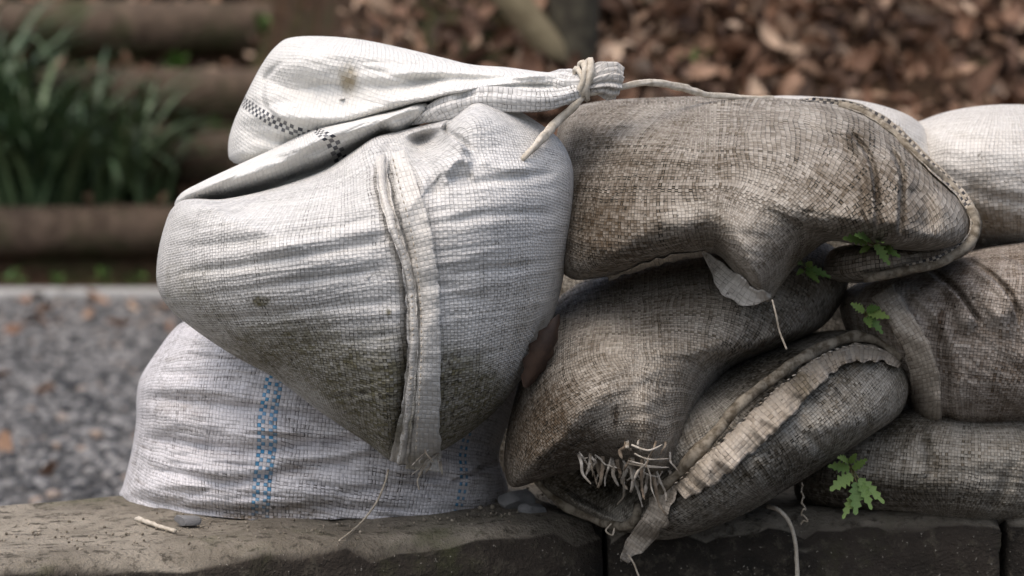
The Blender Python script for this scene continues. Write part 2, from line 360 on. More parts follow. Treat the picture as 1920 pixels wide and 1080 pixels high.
def bag_skin(name, parent, mat, outline, Yc, Tf, Tb, center, p=2.4, q=0.5, folds=(), bumps=(), wr=None, rot=0.0, cell=9.0,
             uvshift=(0, 0), dirt=(), nseg=460, nring=120, ground=False, tilt=(0.0, 0.0), surf=None, aspect=1.0, tps=None, rimw=0.10):
    ol = spline(outline, nseg, True); c = np.array(center, float)
    k = np.arange(1, nring + 1) / nring
    tr = np.sin(k * math.pi / 2) * 0.75 + 0.25 * k
    XY = c + tr[:, None, None] * (ol - c)[None]
    X, Y = XY[..., 0], XY[..., 1]
    tt = np.broadcast_to(tr[:, None], X.shape)
    dome = np.clip(1 - tt ** p, 0, 1) ** q
    fade = np.clip((1 - tt) / rimw, 0, 1); fade = fade * fade * (3 - 2 * fade)
    d = Tf * dome
    for (bx, by, rx, ry, a) in bumps: d = d + a * np.exp(-((X - bx) / rx) ** 2 - ((Y - by) / ry) ** 2) * fade
    dsm = d.copy()
    d = d + fold_field(X, Y, folds) * (0.25 + 0.75 * fade)
    if wr is not None: d = d + wr(X, Y) * (0.3 + 0.7 * fade)
    plane = Yc + tilt[0] * (X - c[0]) / 1890 + tilt[1] * (Y - c[1]) / 1890
    d = np.where(tt > 0.9999, 0, d)
    Pf = W(X, Y, plane - d)
    # unrolled texture coordinates: arc length along each ray over the smooth dome
    Ps = W(X, Y, plane - dsm); cen = W(c[0], c[1], Yc - Tf - sum(a * math.exp(-((c[0] - bx) / rx) ** 2 - ((c[1] - by) / ry) ** 2) for (bx, by, rx, ry, a) in bumps))
    allp = np.concatenate([np.broadcast_to(cen, (1, nseg, 3)), Ps]); seg = np.linalg.norm(np.diff(allp, axis=0), axis=2)
    arc = np.cumsum(seg, axis=0) * 1770.0
    lim = np.hypot(X - c[0], Y - c[1]); arc = np.minimum(arc, lim * 1.9)
    dirn = (ol - c); dirn = dirn / np.linalg.norm(dirn, axis=1, keepdims=True)
    UX = arc * dirn[None, :, 0]; UY = arc * dirn[None, :, 1]
    if tps is not None: UX, UY = tps(UX + c[0], UY + c[1]); c0 = tps(np.array(c[0]), np.array(c[1]))
    else: c0 = (0.0, 0.0)
    cr, sr = math.cos(R(rot)), math.sin(R(rot))
    def touv(ux, uy): return (ux * cr + uy * sr) / cell + uvshift[0], (-ux * sr + uy * cr) / (cell * aspect) + uvshift[1]
    U, V = touv(UX, UY); U0, V0 = touv(c0[0], c0[1])
    # back skin
    backk = tr[::4][:-1] if (len(tr) % 4) else tr[3::4][:-1]
    Bx = c + backk[:, None, None] * (ol - c)[None]
    base = W(Bx[..., 0], Bx[..., 1], Yc + tilt[0] * (Bx[..., 0] - c[0]) / 1890 + tilt[1] * (Bx[..., 1] - c[1]) / 1890)
    bd = Tb * np.clip(1 - backk ** p, 0, 1)[:, None] ** q
    base[..., 1] += bd
    d0 = Tf + sum(a * math.exp(-((c[0] - bx) / rx) ** 2 - ((c[1] - by) / ry) ** 2) for (bx, by, rx, ry, a) in bumps)
    cfront = W(c[0], c[1], Yc - d0); cback = W(c[0], c[1], Yc); cback[1] += Tb
    verts = np.concatenate([cfront[None], Pf.reshape(-1, 3), cback[None], base.reshape(-1, 3)])
    nf = 1 + nring * nseg; nb = len(backk)
    if ground:
        g = verts; fy = front_y(g[:, 0])
        on = g[:, 1] > fy + 0.004
        lo = 0.001
        verts[:, 2] = np.where(on, np.maximum(g[:, 2], lo), g[:, 2])
    j = np.arange(nseg); jn = (j + 1) % nseg
    faces = [(0, 1 + b, 1 + a) for a, b in zip(j, jn)]
    for r in range(nring - 1):
        a = 1 + r * nseg
        faces += list(zip(a + j, a + jn, a + nseg + jn, a + nseg + j))
    faces += [(nf, nf + 1 + a, nf + 1 + b) for a, b in zip(j, jn)]
    for r in range(nb - 1):
        a = nf + 1 + r * nseg
        faces += list(zip(a + j, a + nseg + j, a + nseg + jn, a + jn))
    rim = 1 + (nring - 1) * nseg; br = nf + 1 + (nb - 1) * nseg
    faces += list(zip(br + j, rim + j, rim + jn, br + jn))
    faces = [f[::-1] for f in faces]
    uv = np.zeros((len(verts), 2)); uv[0] = (U0, V0); uv[1:nf, 0] = U.ravel(); uv[1:nf, 1] = V.ravel()
    bu, bv = touv(Bx[..., 0] - c[0], Bx[..., 1] - c[1]); uv[nf + 1:, 0] = bu.ravel() + 7; uv[nf + 1:, 1] = bv.ravel() + 5
    # smear rim row of the back onto the rim's own uv to avoid a torn strip
    uv[br:br + nseg] = uv[rim:rim + nseg] + 0.5
    dv = np.zeros(len(verts)); vx, vy = proj(verts)
    for (bx, by, rx, ry, a) in dirt: dv = dv + a * np.exp(-((vx - bx) / rx) ** 2 - ((vy - by) / ry) ** 2)
    o = mesh_obj(name, verts, faces, mat, parent, uv, attrs={'dirt': dv})
    fx, fy_ = proj(verts[:nf])
    SURF.setdefault(surf or name, []).append((fx, fy_, verts[:nf, 1]))
    return o
def surfY(keys, px, py, k=4):
    best = None
    for key in (keys if isinstance(keys, (list, tuple)) else [keys]):
        for fx, fy, Y in SURF[key]:
            d = (fx - px) ** 2 + (fy - py) ** 2
            i = np.argpartition(d, k)[:k]
            if d[i].min() < 400 or best is None:
                y = float(np.average(Y[i], weights=1 / (d[i] + 1)))
                if d[i].min() > 400: y += 0.0
                best = y if best is None else min(best, y)
    return best

def ribbon(name, parent, mat, path, width, keys, off=0.006, ruffle=0.003, rl=40.0, n=150, m=9, thick=0.003, cell=9.0, edge_noise=3.0, dirt=(), seed=0, curl=0.0, uvshift=(0, 0), ymax=9.0):
    """a strip of cloth following the skin it is sewn to; width = (left, right) px lists along the path"""
    ln = spline(path, n); tn = np.gradient(ln, axis=0); tn /= np.linalg.norm(tn, axis=1, keepdims=True)
    nr = np.stack([-tn[:, 1], tn[:, 0]], -1)
    wl_ = np.interp(np.linspace(0, 1, n), np.linspace(0, 1, len(width[0])), width[0]); wr_ = np.interp(np.linspace(0, 1, n), np.linspace(0, 1, len(width[1])), width[1])
    s = np.arange(n); L = np.concatenate([[0], np.cumsum(np.linalg.norm(np.diff(ln, axis=0), axis=1))])
    wl_ = wl_ + edge_noise * 2 * vnoise(L / 14, L * 0 + seed, seed + 1); wr_ = wr_ + edge_noise * 2 * vnoise(L / 14, L * 0 + seed, seed + 2)
    V = np.zeros((n, m, 3)); UV = np.zeros((n, m, 2)); PX = np.zeros((n, m, 2))
    base = np.zeros((n, m))
    for i in range(n):
        for j in range(m):
            a = j / (m - 1); lat = -wl_[i] + a * (wl_[i] + wr_[i]); p_ = ln[i] + nr[i] * lat
            PX[i, j] = p_; base[i, j] = min(ymax, surfY(keys, p_[0], p_[1])); UV[i, j] = (lat / cell + uvshift[0], L[i] / cell + uvshift[1])
    for _ in range(2):   # relax so that the cloth does not copy every dent
        b = base.copy(); b[1:-1] = (base[:-2] + base[1:-1] * 2 + base[2:]) / 4; base = b
    for i in range(n):
        for j in range(m):
            a = j / (m - 1)
            rf = ruffle * (vnoise(np.array(L[i] / rl), np.array(a * 1.2), seed + 3) * 2 * (0.35 + a) + 0.6 * vnoise(np.array(L[i] / rl * 2.7), np.array(a * 2.0), seed + 4))
            V[i, j] = W(PX[i, j, 0], PX[i, j, 1], base[i, j] - off - float(rf) - curl * a * a)
    B = V.copy(); B[..., 1] += thick
    verts = np.concatenate([V.reshape(-1, 3), B.reshape(-1, 3)]); N = n * m; faces = []
    for i in range(n - 1):
        for j in range(m - 1):
            a = i * m + j; faces.append((a, a + 1, a + m + 1, a + m)); faces.append((N + a, N + a + m, N + a + m + 1, N + a + 1))
    for i in range(n - 1):
        for j in (0, m - 1):
            a = i * m + j; f = (a, a + m, N + a + m, N + a); faces.append(f if j == 0 else f[::-1])
    for i in (0, n - 1):
        for j in range(m - 1):
            a = i * m + j; f = (a, N + a, N + a + 1, a + 1); faces.append(f if i == 0 else f[::-1])
    dv = np.zeros(len(verts)); vx, vy = proj(verts)
    for (bx, by, rx, ry, a) in dirt: dv += a * np.exp(-((vx - bx) / rx) ** 2 - ((vy - by) / ry) ** 2)
    return mesh_obj(name, verts, faces, mat, parent, np.concatenate([UV.reshape(-1, 2)] * 2), attrs={'dirt': dv})

def tube3(name, parent, mat, P, rad, sides=8, wob=0.0, flute=0, fl=0.0, seed=0, flat=1.0, cell=None, cap=True, twist=0.0):
    """tube along 3-D points P with radius list rad; flute > 0 pleats it; UV in tapes when cell (metres) is given"""
    P = np.asarray(P, float); n = len(P); rad = np.interp(np.linspace(0, 1, n), np.linspace(0, 1, len(rad)), rad)
    T = np.gradient(P, axis=0); T /= np.linalg.norm(T, axis=1, keepdims=True)
    up = np.array([0, 0, 1.0]); up = up if abs(T[0] @ up) < 0.9 else np.array([1.0, 0, 0])
    A = up - T[0] * (T[0] @ up); A /= np.linalg.norm(A); verts = []; uv = []
    L = np.concatenate([[0], np.cumsum(np.linalg.norm(np.diff(P, axis=0), axis=1))])
    for i in range(n):
        A = A - T[i] * (T[i] @ A); A /= np.linalg.norm(A); B = np.cross(T[i], A)
        for j in range(sides):
            th = 2 * math.pi * j / sides
            r = rad[i]
            if flute: r *= 1 + fl * math.cos(flute * th + twist * L[i] + 1.3 * math.sin(2 * th + seed)) + 0.5 * fl * math.cos((flute * 2 - 1) * th + seed)
            if wob: r *= 1 + wob * 2 * float(vnoise(np.array(L[i] / (rad[0] * 3)), np.array(j * 0.7), seed))
            verts.append(P[i] + A * math.cos(th) * r + B * math.sin(th) * r * flat)
            uv.append((th * rad[i] / (cell or 0.005), L[i] / (cell or 0.005)))
    faces = []
    for i in range(n - 1):
        for j in range(sides):
            a = i * sides + j; b = i * sides + (j + 1) % sides
            faces.append((a, b, b + sides, a + sides))
    if cap:
        faces.append(tuple(range(sides))[::-1]); faces.append(tuple((n - 1) * sides + j for j in range(sides)))
    return mesh_obj(name, verts, faces, mat, parent, uv, attrs={'dirt': np.zeros(len(verts))})
def cord_on(name, parent, mat, path, keys, r, n=80, off=0.0, wob=0.25, sides=8, seed=0, rl=None):
    ln = spline(path, n); P = []
    ys = np.array([surfY(keys, a, b) for a, b in ln])
    for _ in range(3): ys[1:-1] = (ys[:-2] + 2 * ys[1:-1] + ys[2:]) / 4
    for (a, b), y in zip(ln, ys): P.append(W(a, b, y - off))
    return tube3(name, parent, mat, P, rl or [r], sides, wob, seed=seed)
def cord_free(name, parent, mat, path, r, n=50, wob=0.15, sides=7, seed=0, rl=None, flute=0):
    """path of (px, py, Y)"""
    ln = spline(path, n); P = [W(a, b, y) for a, b, y in ln]
    return tube3(name, parent, mat, P, rl or [r], sides, wob, flute, 0.14 if flute else 0.0, seed=seed, flat=0.7 if flute else 1.0, twist=90.0)
def strip_free(name, parent, mat, path, w, n=14, seed=0, twist=0.8):
    """a flat frayed tape: path of (px, py, Y), width w metres"""
    ln = spline(path, n); P = np.array([W(a, b, y) for a, b, y in ln]); T = np.gradient(P, axis=0); T /= np.linalg.norm(T, axis=1, keepdims=True)
    rnd = random.Random(seed); a0 = rnd.uniform(-0.6, 0.6); verts = []
    for i in range(n):
        s = np.cross(T[i], [0, -1, 0]); s /= np.linalg.norm(s) + 1e-9; nrm = np.cross(s, T[i])
        a = a0 + twist * i / n * rnd.choice((-1, 1)) * 0.5; dv = s * math.cos(a) + nrm * math.sin(a)
        ww = w * (1 - 0.5 * (i / n) ** 3)
        for sx in (-1, 1):
            verts.append(P[i] + dv * sx * ww / 2 - nrm * 0.0003); 
        for sx in (1, -1): verts.append(P[i] + dv * sx * ww / 2 + nrm * 0.0003)
    faces = []
    for i in range(n - 1):
        for j in range(4):
            a = i * 4 + j; b = i * 4 + (j + 1) % 4; faces.append((a, b, b + 4, a + 4))
    faces += [(3, 2, 1, 0), tuple((n - 1) * 4 + j for j in range(4))]
    return mesh_obj(name, verts, faces, mat, parent)

def wrk(sx, sy, amp, seed, rot=0.0, o=3, ridge=False):
    cr, sr = math.cos(R(rot)), math.sin(R(rot))
    def f(X, Y):
        a = X * cr + Y * sr; b = -X * sr + Y * cr
        n = fbm(a / sx, b / sy, seed, o)
        return amp * ((0.35 - np.abs(n)) if ridge else n)
    return f
def addf(*fs): return lambda X, Y: sum(f(X, Y) for f in fs)

GROUP = 'sandbags stacked on the wall'
def polar_flow(ox, oy, ref, both=False):
    def f(x, y):
        dx = x - ox; dy = oy - y
        rho = np.hypot(dx, dy); phi = np.arctan2(dx, np.maximum(dy, 1e-3) if both else dy)
        ub = ref * phi; vb = -rho
        if both: return ub, vb
        return np.where(dx > 0, ub, dx), np.where(dx > 0, vb, -dy)
    return f

# ---- bottom left: whitish bag with blue bands
B = thing('sandbag', 'lavender-white sandbag with blue checked bands lying flat under the tied white sandbag', 'sandbag', (-0.2, 2.75, 0), GROUP)
B_out = [(352, 600), (325, 618), (297, 655), (264, 706), (256, 745), (255, 790), (246, 850), (232, 905), (224, 935), (240, 975), (300, 1040), (420, 1075), (600, 1085), (760, 1080), (870, 1055), (925, 1010), (950, 945), (951, 905), (936, 862), (944, 820), (962, 780), (975, 735), (976, 700), (930, 640), (820, 590), (700, 570), (560, 560), (430, 570)]
bag_skin('body', B, MATS['lav'], B_out, 2.79, 0.195, 0.12, (600, 830), p=3.0, q=0.5, rot=7, cell=7.6, uvshift=(14.0, 0), ground=True, surf='B',
    folds=[('v', [(262, 745), (360, 752), (480, 770), (620, 790), (760, 790)], 0.012, 13), ('r', [(262, 722), (330, 728), (450, 742), (600, 765)], 0.008, 16),
           ('v', [(250, 812), (330, 828), (450, 846), (600, 835), (740, 822)], 0.012, 11), ('r', [(258, 785), (360, 800), (470, 815), (590, 808)], 0.008, 16),
           ('v', [(245, 872), (330, 890), (440, 905), (560, 880), (700, 860)], 0.009, 10), ('v', [(560, 905), (660, 925), (780, 905), (900, 880)], 0.008, 12),
           ('v', [(340, 660), (420, 672), (520, 690), (600, 720)], 0.006, 12), ('v', [(290, 700), (380, 705), (470, 722)], 0.005, 9),
           ('s', [(950, 870), (915, 872), (880, 890), (840, 905)], 0.014, 40), ('v', [(970, 760), (925, 790), (890, 830), (850, 850)], 0.009, 12),
           ('v', [(500, 745), (580, 752), (680, 775)], 0.007, 9), ('r', [(500, 860), (600, 855), (720, 838)], 0.006, 14),
           ('v', [(400, 955), (500, 962), (600, 950), (720, 962)], 0.006, 10), ('r', [(232, 950), (300, 970), (420, 985), (540, 985)], 0.010, 14),
           ('v', [(240, 925), (300, 945), (420, 962), (520, 960)], 0.008, 10)],
    wr=addf(wrk(150, 22, -0.013, 11, 6, 4, True), wrk(60, 10, 0.004, 14, 6), wrk(110, 60, -0.010, 19, -20, 2, True), wrk(260, 120, 0.012, 17)),
    dirt=[(560, 960, 110, 25, 0.55), (640, 800, 120, 28, 0.4), (320, 760, 70, 30, 0.25), (700, 920, 130, 40, 0.25), (890, 860, 40, 60, 0.3), (560, 880, 60, 20, 0.35), (440, 970, 60, 14, 0.5), (270, 860, 30, 60, 0.15)])

# ---- top left: tied white bag
A = thing('sandbag', 'tied white sandbag with twisted neck and tall sewn hem on top of the blue-banded one', 'sandbag', (-0.13, 2.66, 0.1), GROUP)
A_out = [(293, 520), (297, 470), (308, 425), (322, 392), (350, 374), (420, 373), (515, 352), (605, 320), (660, 285), (700, 258), (745, 246), (800, 232), (850, 214), (880, 190), (905, 177), (950, 194), (1000, 224), (1046, 258), (1070, 300), (1076, 345), (1072, 420), (1060, 500), (1042, 580), (1012, 650), (975, 715), (930, 770), (872, 818), (820, 850), (772, 872), (730, 862), (690, 832), (600, 772), (520, 712), (440, 668), (370, 622), (325, 585), (302, 556)]
bag_skin('body', A, MATS['white'], A_out, 2.58, 0.185, 0.16, (690, 520), p=2.5, q=0.5, rot=-5, cell=7.4, aspect=0.85, surf='A', nseg=560, nring=150,
    bumps=[(800, 262, 42, 34, -0.075), (560, 460, 140, 110, 0.02), (920, 420, 110, 120, 0.02), (905, 225, 60, 40, 0.02)],
    folds=[('v', [(745, 250), (722, 300), (728, 380), (752, 450), (768, 520), (770, 640), (758, 780), (748, 860)], 0.020, 16, 'open'),
           ('v', [(730, 395), (620, 430), (470, 455), (330, 468)], 0.006, 11), ('v', [(745, 450), (610, 472), (450, 500), (320, 512)], 0.006, 9),
           ('v', [(760, 500), (620, 520), (470, 540), (330, 560)], 0.005, 10), ('r', [(735, 420), (600, 448), (460, 478)], 0.005, 12),
           ('v', [(765, 560), (640, 575), (500, 590), (380, 610)], 0.004, 9), ('v', [(760, 620), (660, 640), (540, 650)], 0.004, 9),
           ('r', [(350, 385), (430, 384), (520, 364), (610, 332), (670, 296)], 0.010, 14), ('v', [(350, 405), (450, 402), (560, 378), (650, 345), (715, 340)], 0.007, 14),
           ('v', [(700, 270), (690, 305), (640, 335), (560, 362)], 0.008, 12), ('r', [(720, 300), (690, 335), (620, 362), (540, 392)], 0.006, 13),
           ('s', [(905, 180), (870, 205), (832, 240), (872, 272), (890, 292)], 0.022, 60), ('v', [(1055, 322), (980, 332), (905, 340), (850, 352)], 0.007, 8),
           ('r', [(835, 350), (842, 318), (865, 300), (888, 310)], 0.012, 9), ('v', [(828, 330), (850, 335), (890, 330)], 0.008, 8), ('r', [(895, 300), (940, 312), (1000, 318)], 0.005, 10),
           ('v', [(835, 420), (900, 405), (980, 400), (1050, 405)], 0.004, 10), ('v', [(835, 520), (920, 505), (1000, 505)], 0.003, 10),
           ('v', [(770, 250), (790, 290), (812, 330), (820, 380)], 0.012, 13)],
    wr=addf(wrk(190, 22, -0.0045, 23, -8, 3, True), wrk(70, 9, 0.0012, 25, -8), wrk(200, 150, -0.010, 27, 30, 2, True)),
    dirt=[(640, 660, 230, 90, 0.42), (740, 800, 130, 90, 1.0), (880, 750, 110, 90, 0.85), (500, 650, 160, 60, 0.42), (340, 540, 60, 70, 0.3), (420, 500, 150, 20, 0.22), (420, 455, 130, 10, 0.22), (400, 560, 120, 60, 0.2),
          (487, 565, 13, 8, 1.3), (728, 585, 5, 6, 1.1), (660, 720, 90, 50, 0.3), (1000, 620, 60, 90, 0.25), (970, 500, 90, 120, 0.05)])
# rolled fold of the neck
bag_skin('neck_fold', A, MATS['white_stripe'], [(330, 392), (338, 364), (380, 340), (440, 312), (520, 275), (600, 236), (680, 218), (760, 198), (812, 181), (834, 186), (836, 200), (800, 226), (745, 262), (700, 300), (640, 330), (560, 365), (470, 390), (380, 402)], 2.635, 0.075, 0.05, (590, 292), p=2.2, q=0.6,
    rot=-21, cell=8.6, uvshift=(-5.4, 0.3), surf='A2', nseg=400, nring=70, rimw=0.2, tilt=(-0.20, 0),
    folds=[('v', [(355, 386), (430, 374), (515, 350), (600, 318), (670, 280), (720, 252)], 0.050, 17, 'open'), ('r', [(345, 368), (430, 330), (520, 290), (610, 256), (700, 228), (800, 196)], 0.034, 24, 'open'), ('v', [(430, 318), (480, 305), (540, 290)], 0.008, 8),
           ('v', [(560, 300), (640, 262), (720, 232), (790, 208)], 0.012, 8)],
    wr=addf(wrk(110, 34, -0.016, 33, -24, 3, True), wrk(36, 14, 0.003, 35, -21)), dirt=[(560, 290, 60, 20, 0.2)])
# loop of slack cloth behind it
bag_skin('neck_flap', A, MATS['white_stripe'], [(428, 290), (430, 255), (448, 205), (488, 126), (518, 86), (548, 70), (612, 68), (682, 75), (760, 91), (830, 108), (885, 121), (950, 126), (1020, 135), (1072, 136), (1088, 152), (1084, 176), (1040, 194), (960, 200), (900, 203), (840, 210), (760, 228), (680, 262), (600, 290), (520, 305), (452, 308), (434, 302)], 2.675, 0.09, 0.08, (640, 185), p=2.2, q=0.55,
    rot=107, cell=8.6, uvshift=(-11.2, 0.0), surf='A3', nseg=400, nring=80, rimw=0.15, tilt=(-0.42, 0),
    bumps=[(640, 160, 120, 50, -0.012), (1000, 165, 120, 60, 0.012)], 
    folds=[('r', [(520, 118), (600, 112), (700, 112), (800, 118), (880, 130)], 0.008, 24), ('v', [(500, 145), (580, 165), (680, 172), (780, 160), (880, 152), (1000, 152), (1080, 156)], 0.010, 24, 'open'), ('r', [(860, 172), (940, 168), (1010, 172), (1080, 168)], 0.012, 10, 'open'), ('v', [(860, 188), (950, 182), (1080, 176)], 0.008, 7),
           ('r', [(450, 210), (540, 218), (640, 222), (740, 195), (830, 172), (920, 155)], 0.020, 16), ('v', [(445, 250), (530, 268), (600, 262), (700, 228), (820, 190)], 0.014, 12),
           ('r', [(436, 280), (480, 290), (540, 280)], 0.008, 14), ('r', [(1070, 145), (940, 140), (800, 135), (680, 150)], 0.010, 11), ('s', [(1075, 160), (960, 160), (840, 180), (700, 218)], 0.014, 26), ('v', [(1070, 152), (930, 150), (820, 150), (720, 170)], 0.010, 9), ('s', [(560, 250), (500, 200), (500, 150), (540, 110)], 0.008, 50)],
    wr=addf(wrk(160, 50, -0.020, 43, 8, 3, True), wrk(50, 22, 0.003, 45)), dirt=[(655, 150, 22, 34, 0.95), (640, 140, 60, 50, 0.2)])
# gathered neck running to the knot
def neck(name, pts, rad, flute, fl, seed, mat='white_stripe', flat=1.0, sides=72, uvcell=0.0046):
    ln = spline(pts, 60); P = [W(a, b, y - 0.045) for a, b, y in ln]
    return tube3(name, A, MATS[mat], P, rad, sides, 0.02, flute, fl, seed, flat, uvcell, True, 6.0)
neck('neck', [(1000, 160, 2.66), (1030, 162, 2.635), (1055, 163, 2.61), (1075, 163, 2.595), (1088, 161, 2.585), (1102, 158, 2.585)], [0.004, 0.012, 0.016, 0.017, 0.014, 0.010], 5, 0.13, 2, 'white')
neck('neck_pleat', [(770, 228, 2.62), (840, 204, 2.585), (910, 190, 2.575), (970, 190, 2.57), (1030, 189, 2.57), (1088, 172, 2.575)], [0.004, 0.011, 0.013, 0.012, 0.010, 0.007], 3, 0.15, 5, 'white')
neck('neck_mouth', [(1095, 158, 2.582), (1112, 153, 2.58), (1130, 150, 2.585), (1148, 153, 2.59), (1160, 156, 2.592)], [0.009, 0.012, 0.0165, 0.018, 0.015], 9, 0.16, 8, 'pale')
def ring_cord(name, cx, cy, y, rx, ry, tiltpx, r, seed, turns=1.0):
    P = []
    for k in range(34):
        a = 2 * math.pi * k / 33 * turns
        P.append(W(cx + tiltpx * math.cos(a) + rx * 0.25 * math.sin(a), cy - ry * math.cos(a), y - 0.045 - rx / 1890 * math.sin(a)))
    return tube3(name, A, MATS['cord'], P, [r * 0.85], 12, 0.2, 3, 0.2, seed=seed, twist=260.0)
ring_cord('tie_string', 1086, 152, 2.583, 30, 33, 7, 0.0042, 1)
ring_cord('tie_string', 1096, 149, 2.583, 30, 35, 10, 0.0045, 2)
ring_cord('tie_string', 1090, 158, 2.583, 28, 28, -9, 0.0036, 3)
# hem sewn down the front
A_band = ribbon('hem_band', A, MATS['hem'], [(742, 285), (758, 340), (778, 410), (792, 480), (802, 560), (803, 650), (800, 740), (797, 820), (792, 882)], ([18, 22, 24, 24, 22, 22, 25, 28, 34], [12, 22, 26, 26, 24, 24, 24, 26, 34]), ['A', 'B'], off=0.011, ruffle=0.006, rl=45, cell=8.8, seed=3, edge_noise=2.5, n=170,
       dirt=[(780, 860, 60, 30, 0.5), (760, 700, 14, 200, 0.3)])
A_fold = ribbon('hem_fold', A, MATS['hem'], [(716, 292), (722, 360), (744, 440), (766, 510), (774, 600), (772, 700), (762, 790), (748, 868)], ([9, 10, 9, 9, 8, 9, 11, 16], [12, 13, 11, 11, 10, 12, 14, 20]), ['A', 'B'], off=0.017, ruffle=0.005, rl=30, cell=9, seed=5, edge_noise=2.0, n=150,
       dirt=[(745, 800, 50, 90, 0.6), (770, 600, 12, 200, 0.25)])
cord_on('seam_cord', A, MATS['hem'], [(716, 296), (714, 340), (727, 395), (741, 440), (760, 490), (771, 540), (776, 610), (774, 690), (765, 770), (752, 866)], ['A', 'B'], 0.0042, n=140, off=0.019, wob=0.35, seed=9)
for k in range(9):
    x0 = 815 + random.uniform(-26, 20); y0 = 852 + random.uniform(-14, 24); L = random.uniform(18, 62); a = random.uniform(-0.9, 0.9)
    y_ = surfY(['A', 'B'], x0, y0) - 0.022
    strip_free('frayed_thread', A, MATS['strip'], [(x0, y0, y_), (x0 + L * 0.5 * math.sin(a) + random.uniform(-5, 5), y0 + L * 0.4 * math.cos(a), y_ - 0.008), (x0 + L * math.sin(a), y0 + L * math.cos(a) * 0.9, y_ - 0.004)], random.uniform(0.0012, 0.003), seed=k)
yb = surfY(['A', 'B'], 735, 870) - 0.018
cord_free('loose_thread', A, MATS['thread'], [(728, 880, yb), (722, 905, yb + 0.0), (704, 945, yb + 0.0), (672, 985, yb + 0.0), (636, 1014, depth_on_ground(1014, 0.003))], 0.0011, seed=4, n=60)
cord_free('loose_thread', A, MATS['thread'], [(792, 885, yb), (783, 900, yb - 0.004), (786, 918, yb - 0.002)], 0.0008, seed=6, n=20)

# ---- middle: brown bag under the top one, frayed corner
D = thing('sandbag', 'bulging brown-grey sandbag with a burst corner of frayed strips', 'sandbag', (0.15, 2.78, 0.02), GROUP)
D_out = [(1000, 600), (1045, 560), (1100, 525), (1200, 490), (1330, 455), (1450, 445), (1530, 450), (1572, 470), (1591, 508), (1584, 555), (1545, 610), (1480, 645), (1420, 668), (1370, 692), (1330, 735), (1300, 790), (1278, 850), (1255, 892), (1225, 900), (1195, 892), (1160, 884), (1105, 880), (1050, 888), (1000, 905), (958, 912), (945, 870), (950, 810), (965, 745), (980, 680)]
bag_skin('body', D, MATS['brown'], D_out, 2.68, 0.20, 0.15, (1190, 670), p=2.6, q=0.5, surf='D', cell=6.0, tilt=(0, -0.95), tps=polar_flow(1200, 1040, 390, True), nseg=520, nring=130,
    bumps=[(1120, 740, 130, 110, 0.03), (1500, 560, 90, 60, -0.008)],
    folds=[('v', [(1260, 890), (1240, 850), (1235, 800)], 0.004, 12), ('v', [(1200, 878), (1195, 840), (1180, 800)], 0.004, 10), ('r', [(1225, 895), (1220, 850), (1215, 790), (1210, 720)], 0.010, 22),
           ('v', [(1470, 560), (1440, 610), (1400, 650)], 0.006, 14), ('v', [(1010, 820), (1090, 800), (1180, 790)], 0.002, 14)],
    wr=addf(wrk(200, 60, 0.008, 51, -20), wrk(70, 18, 0.003, 53, -15), wrk(220, 130, -0.005, 55, -25, 3, True)),
    dirt=[(1000, 820, 100, 110, 0.7), (1100, 560, 120, 40, 0.3), (1060, 720, 60, 120, 0.2), (1300, 640, 140, 60, 0.12), (1500, 640, 90, 30, 0.35), (1130, 830, 90, 30, 0.35), (1200, 620, 80, 60, -0.25), (1160, 740, 60, 60, -0.15), (1155, 775, 5, 22, 0.9)])
# ---- lower middle: long bag with a hem running along it
E = thing('sandbag', 'mottled grey sandbag with a ruffled hem running slantwise along it, overhanging the wall edge', 'sandbag', (0.22, 2.7, 0), GROUP)
E_out = [(1000, 870), (1040, 842), (1120, 820), (1200, 790), (1290, 730), (1390, 672), (1480, 640), (1560, 622), (1625, 624), (1670, 648), (1697, 690), (1703, 735), (1685, 778), (1630, 818), (1560, 865), (1480, 915), (1400, 962), (1320, 995), (1250, 1012), (1190, 1003), (1110, 968), (1040, 930), (1008, 900)]
bag_skin('body', E, MATS['grey'], E_out, 2.645, 0.17, 0.16, (1370, 825), p=2.6, q=0.5, rot=-38, cell=6.2, surf='E', nseg=520, nring=120, tilt=(-0.3, -0.7), bumps=[(1150, 900, 90, 60, -0.10)],
    folds=[('v', [(1250, 925), (1350, 815), (1470, 715), (1560, 660), (1650, 650)], 0.018, 16, 'open'), ('v', [(1120, 860), (1180, 900), (1230, 950)], 0.02, 24),
           ('v', [(1480, 800), (1530, 830), (1560, 860)], 0.006, 10), ('v', [(1560, 730), (1610, 770), (1640, 800)], 0.006, 10), ('v', [(1330, 770), (1370, 800)], 0.005, 9), ('v', [(1420, 700), (1450, 740)], 0.006, 9)],
    wr=addf(wrk(40, 130, 0.006, 61, -38), wrk(16, 70, 0.004, 63, -38), wrk(45, 150, -0.008, 65, -38, 3, True)),
    dirt=[(1420, 700, 120, 60, 0.45), (1100, 900, 110, 60, 0.6), (1500, 880, 160, 50, 0.5), (1430, 760, 40, 30, 0.4), (1350, 960, 140, 40, 0.3), (1600, 700, 70, 50, 0.05), (1480, 680, 40, 20, 0.5)])
E_band = ribbon('hem_band', E, MATS['hem_dirty'], [(1268, 918), (1330, 862), (1395, 800), (1450, 748), (1505, 704), (1550, 672), (1600, 655), (1650, 660), (1690, 682)], ([8, 10, 10, 10, 10, 10, 9, 8, 6], [26, 40, 46, 50, 48, 36, 26, 22, 8]), 'E', off=0.023, ruffle=0.012, rl=17, cell=9, seed=13, edge_noise=4.0, n=190,
       dirt=[(1500, 720, 30, 30, 0.5), (1300, 900, 40, 40, 0.2)])
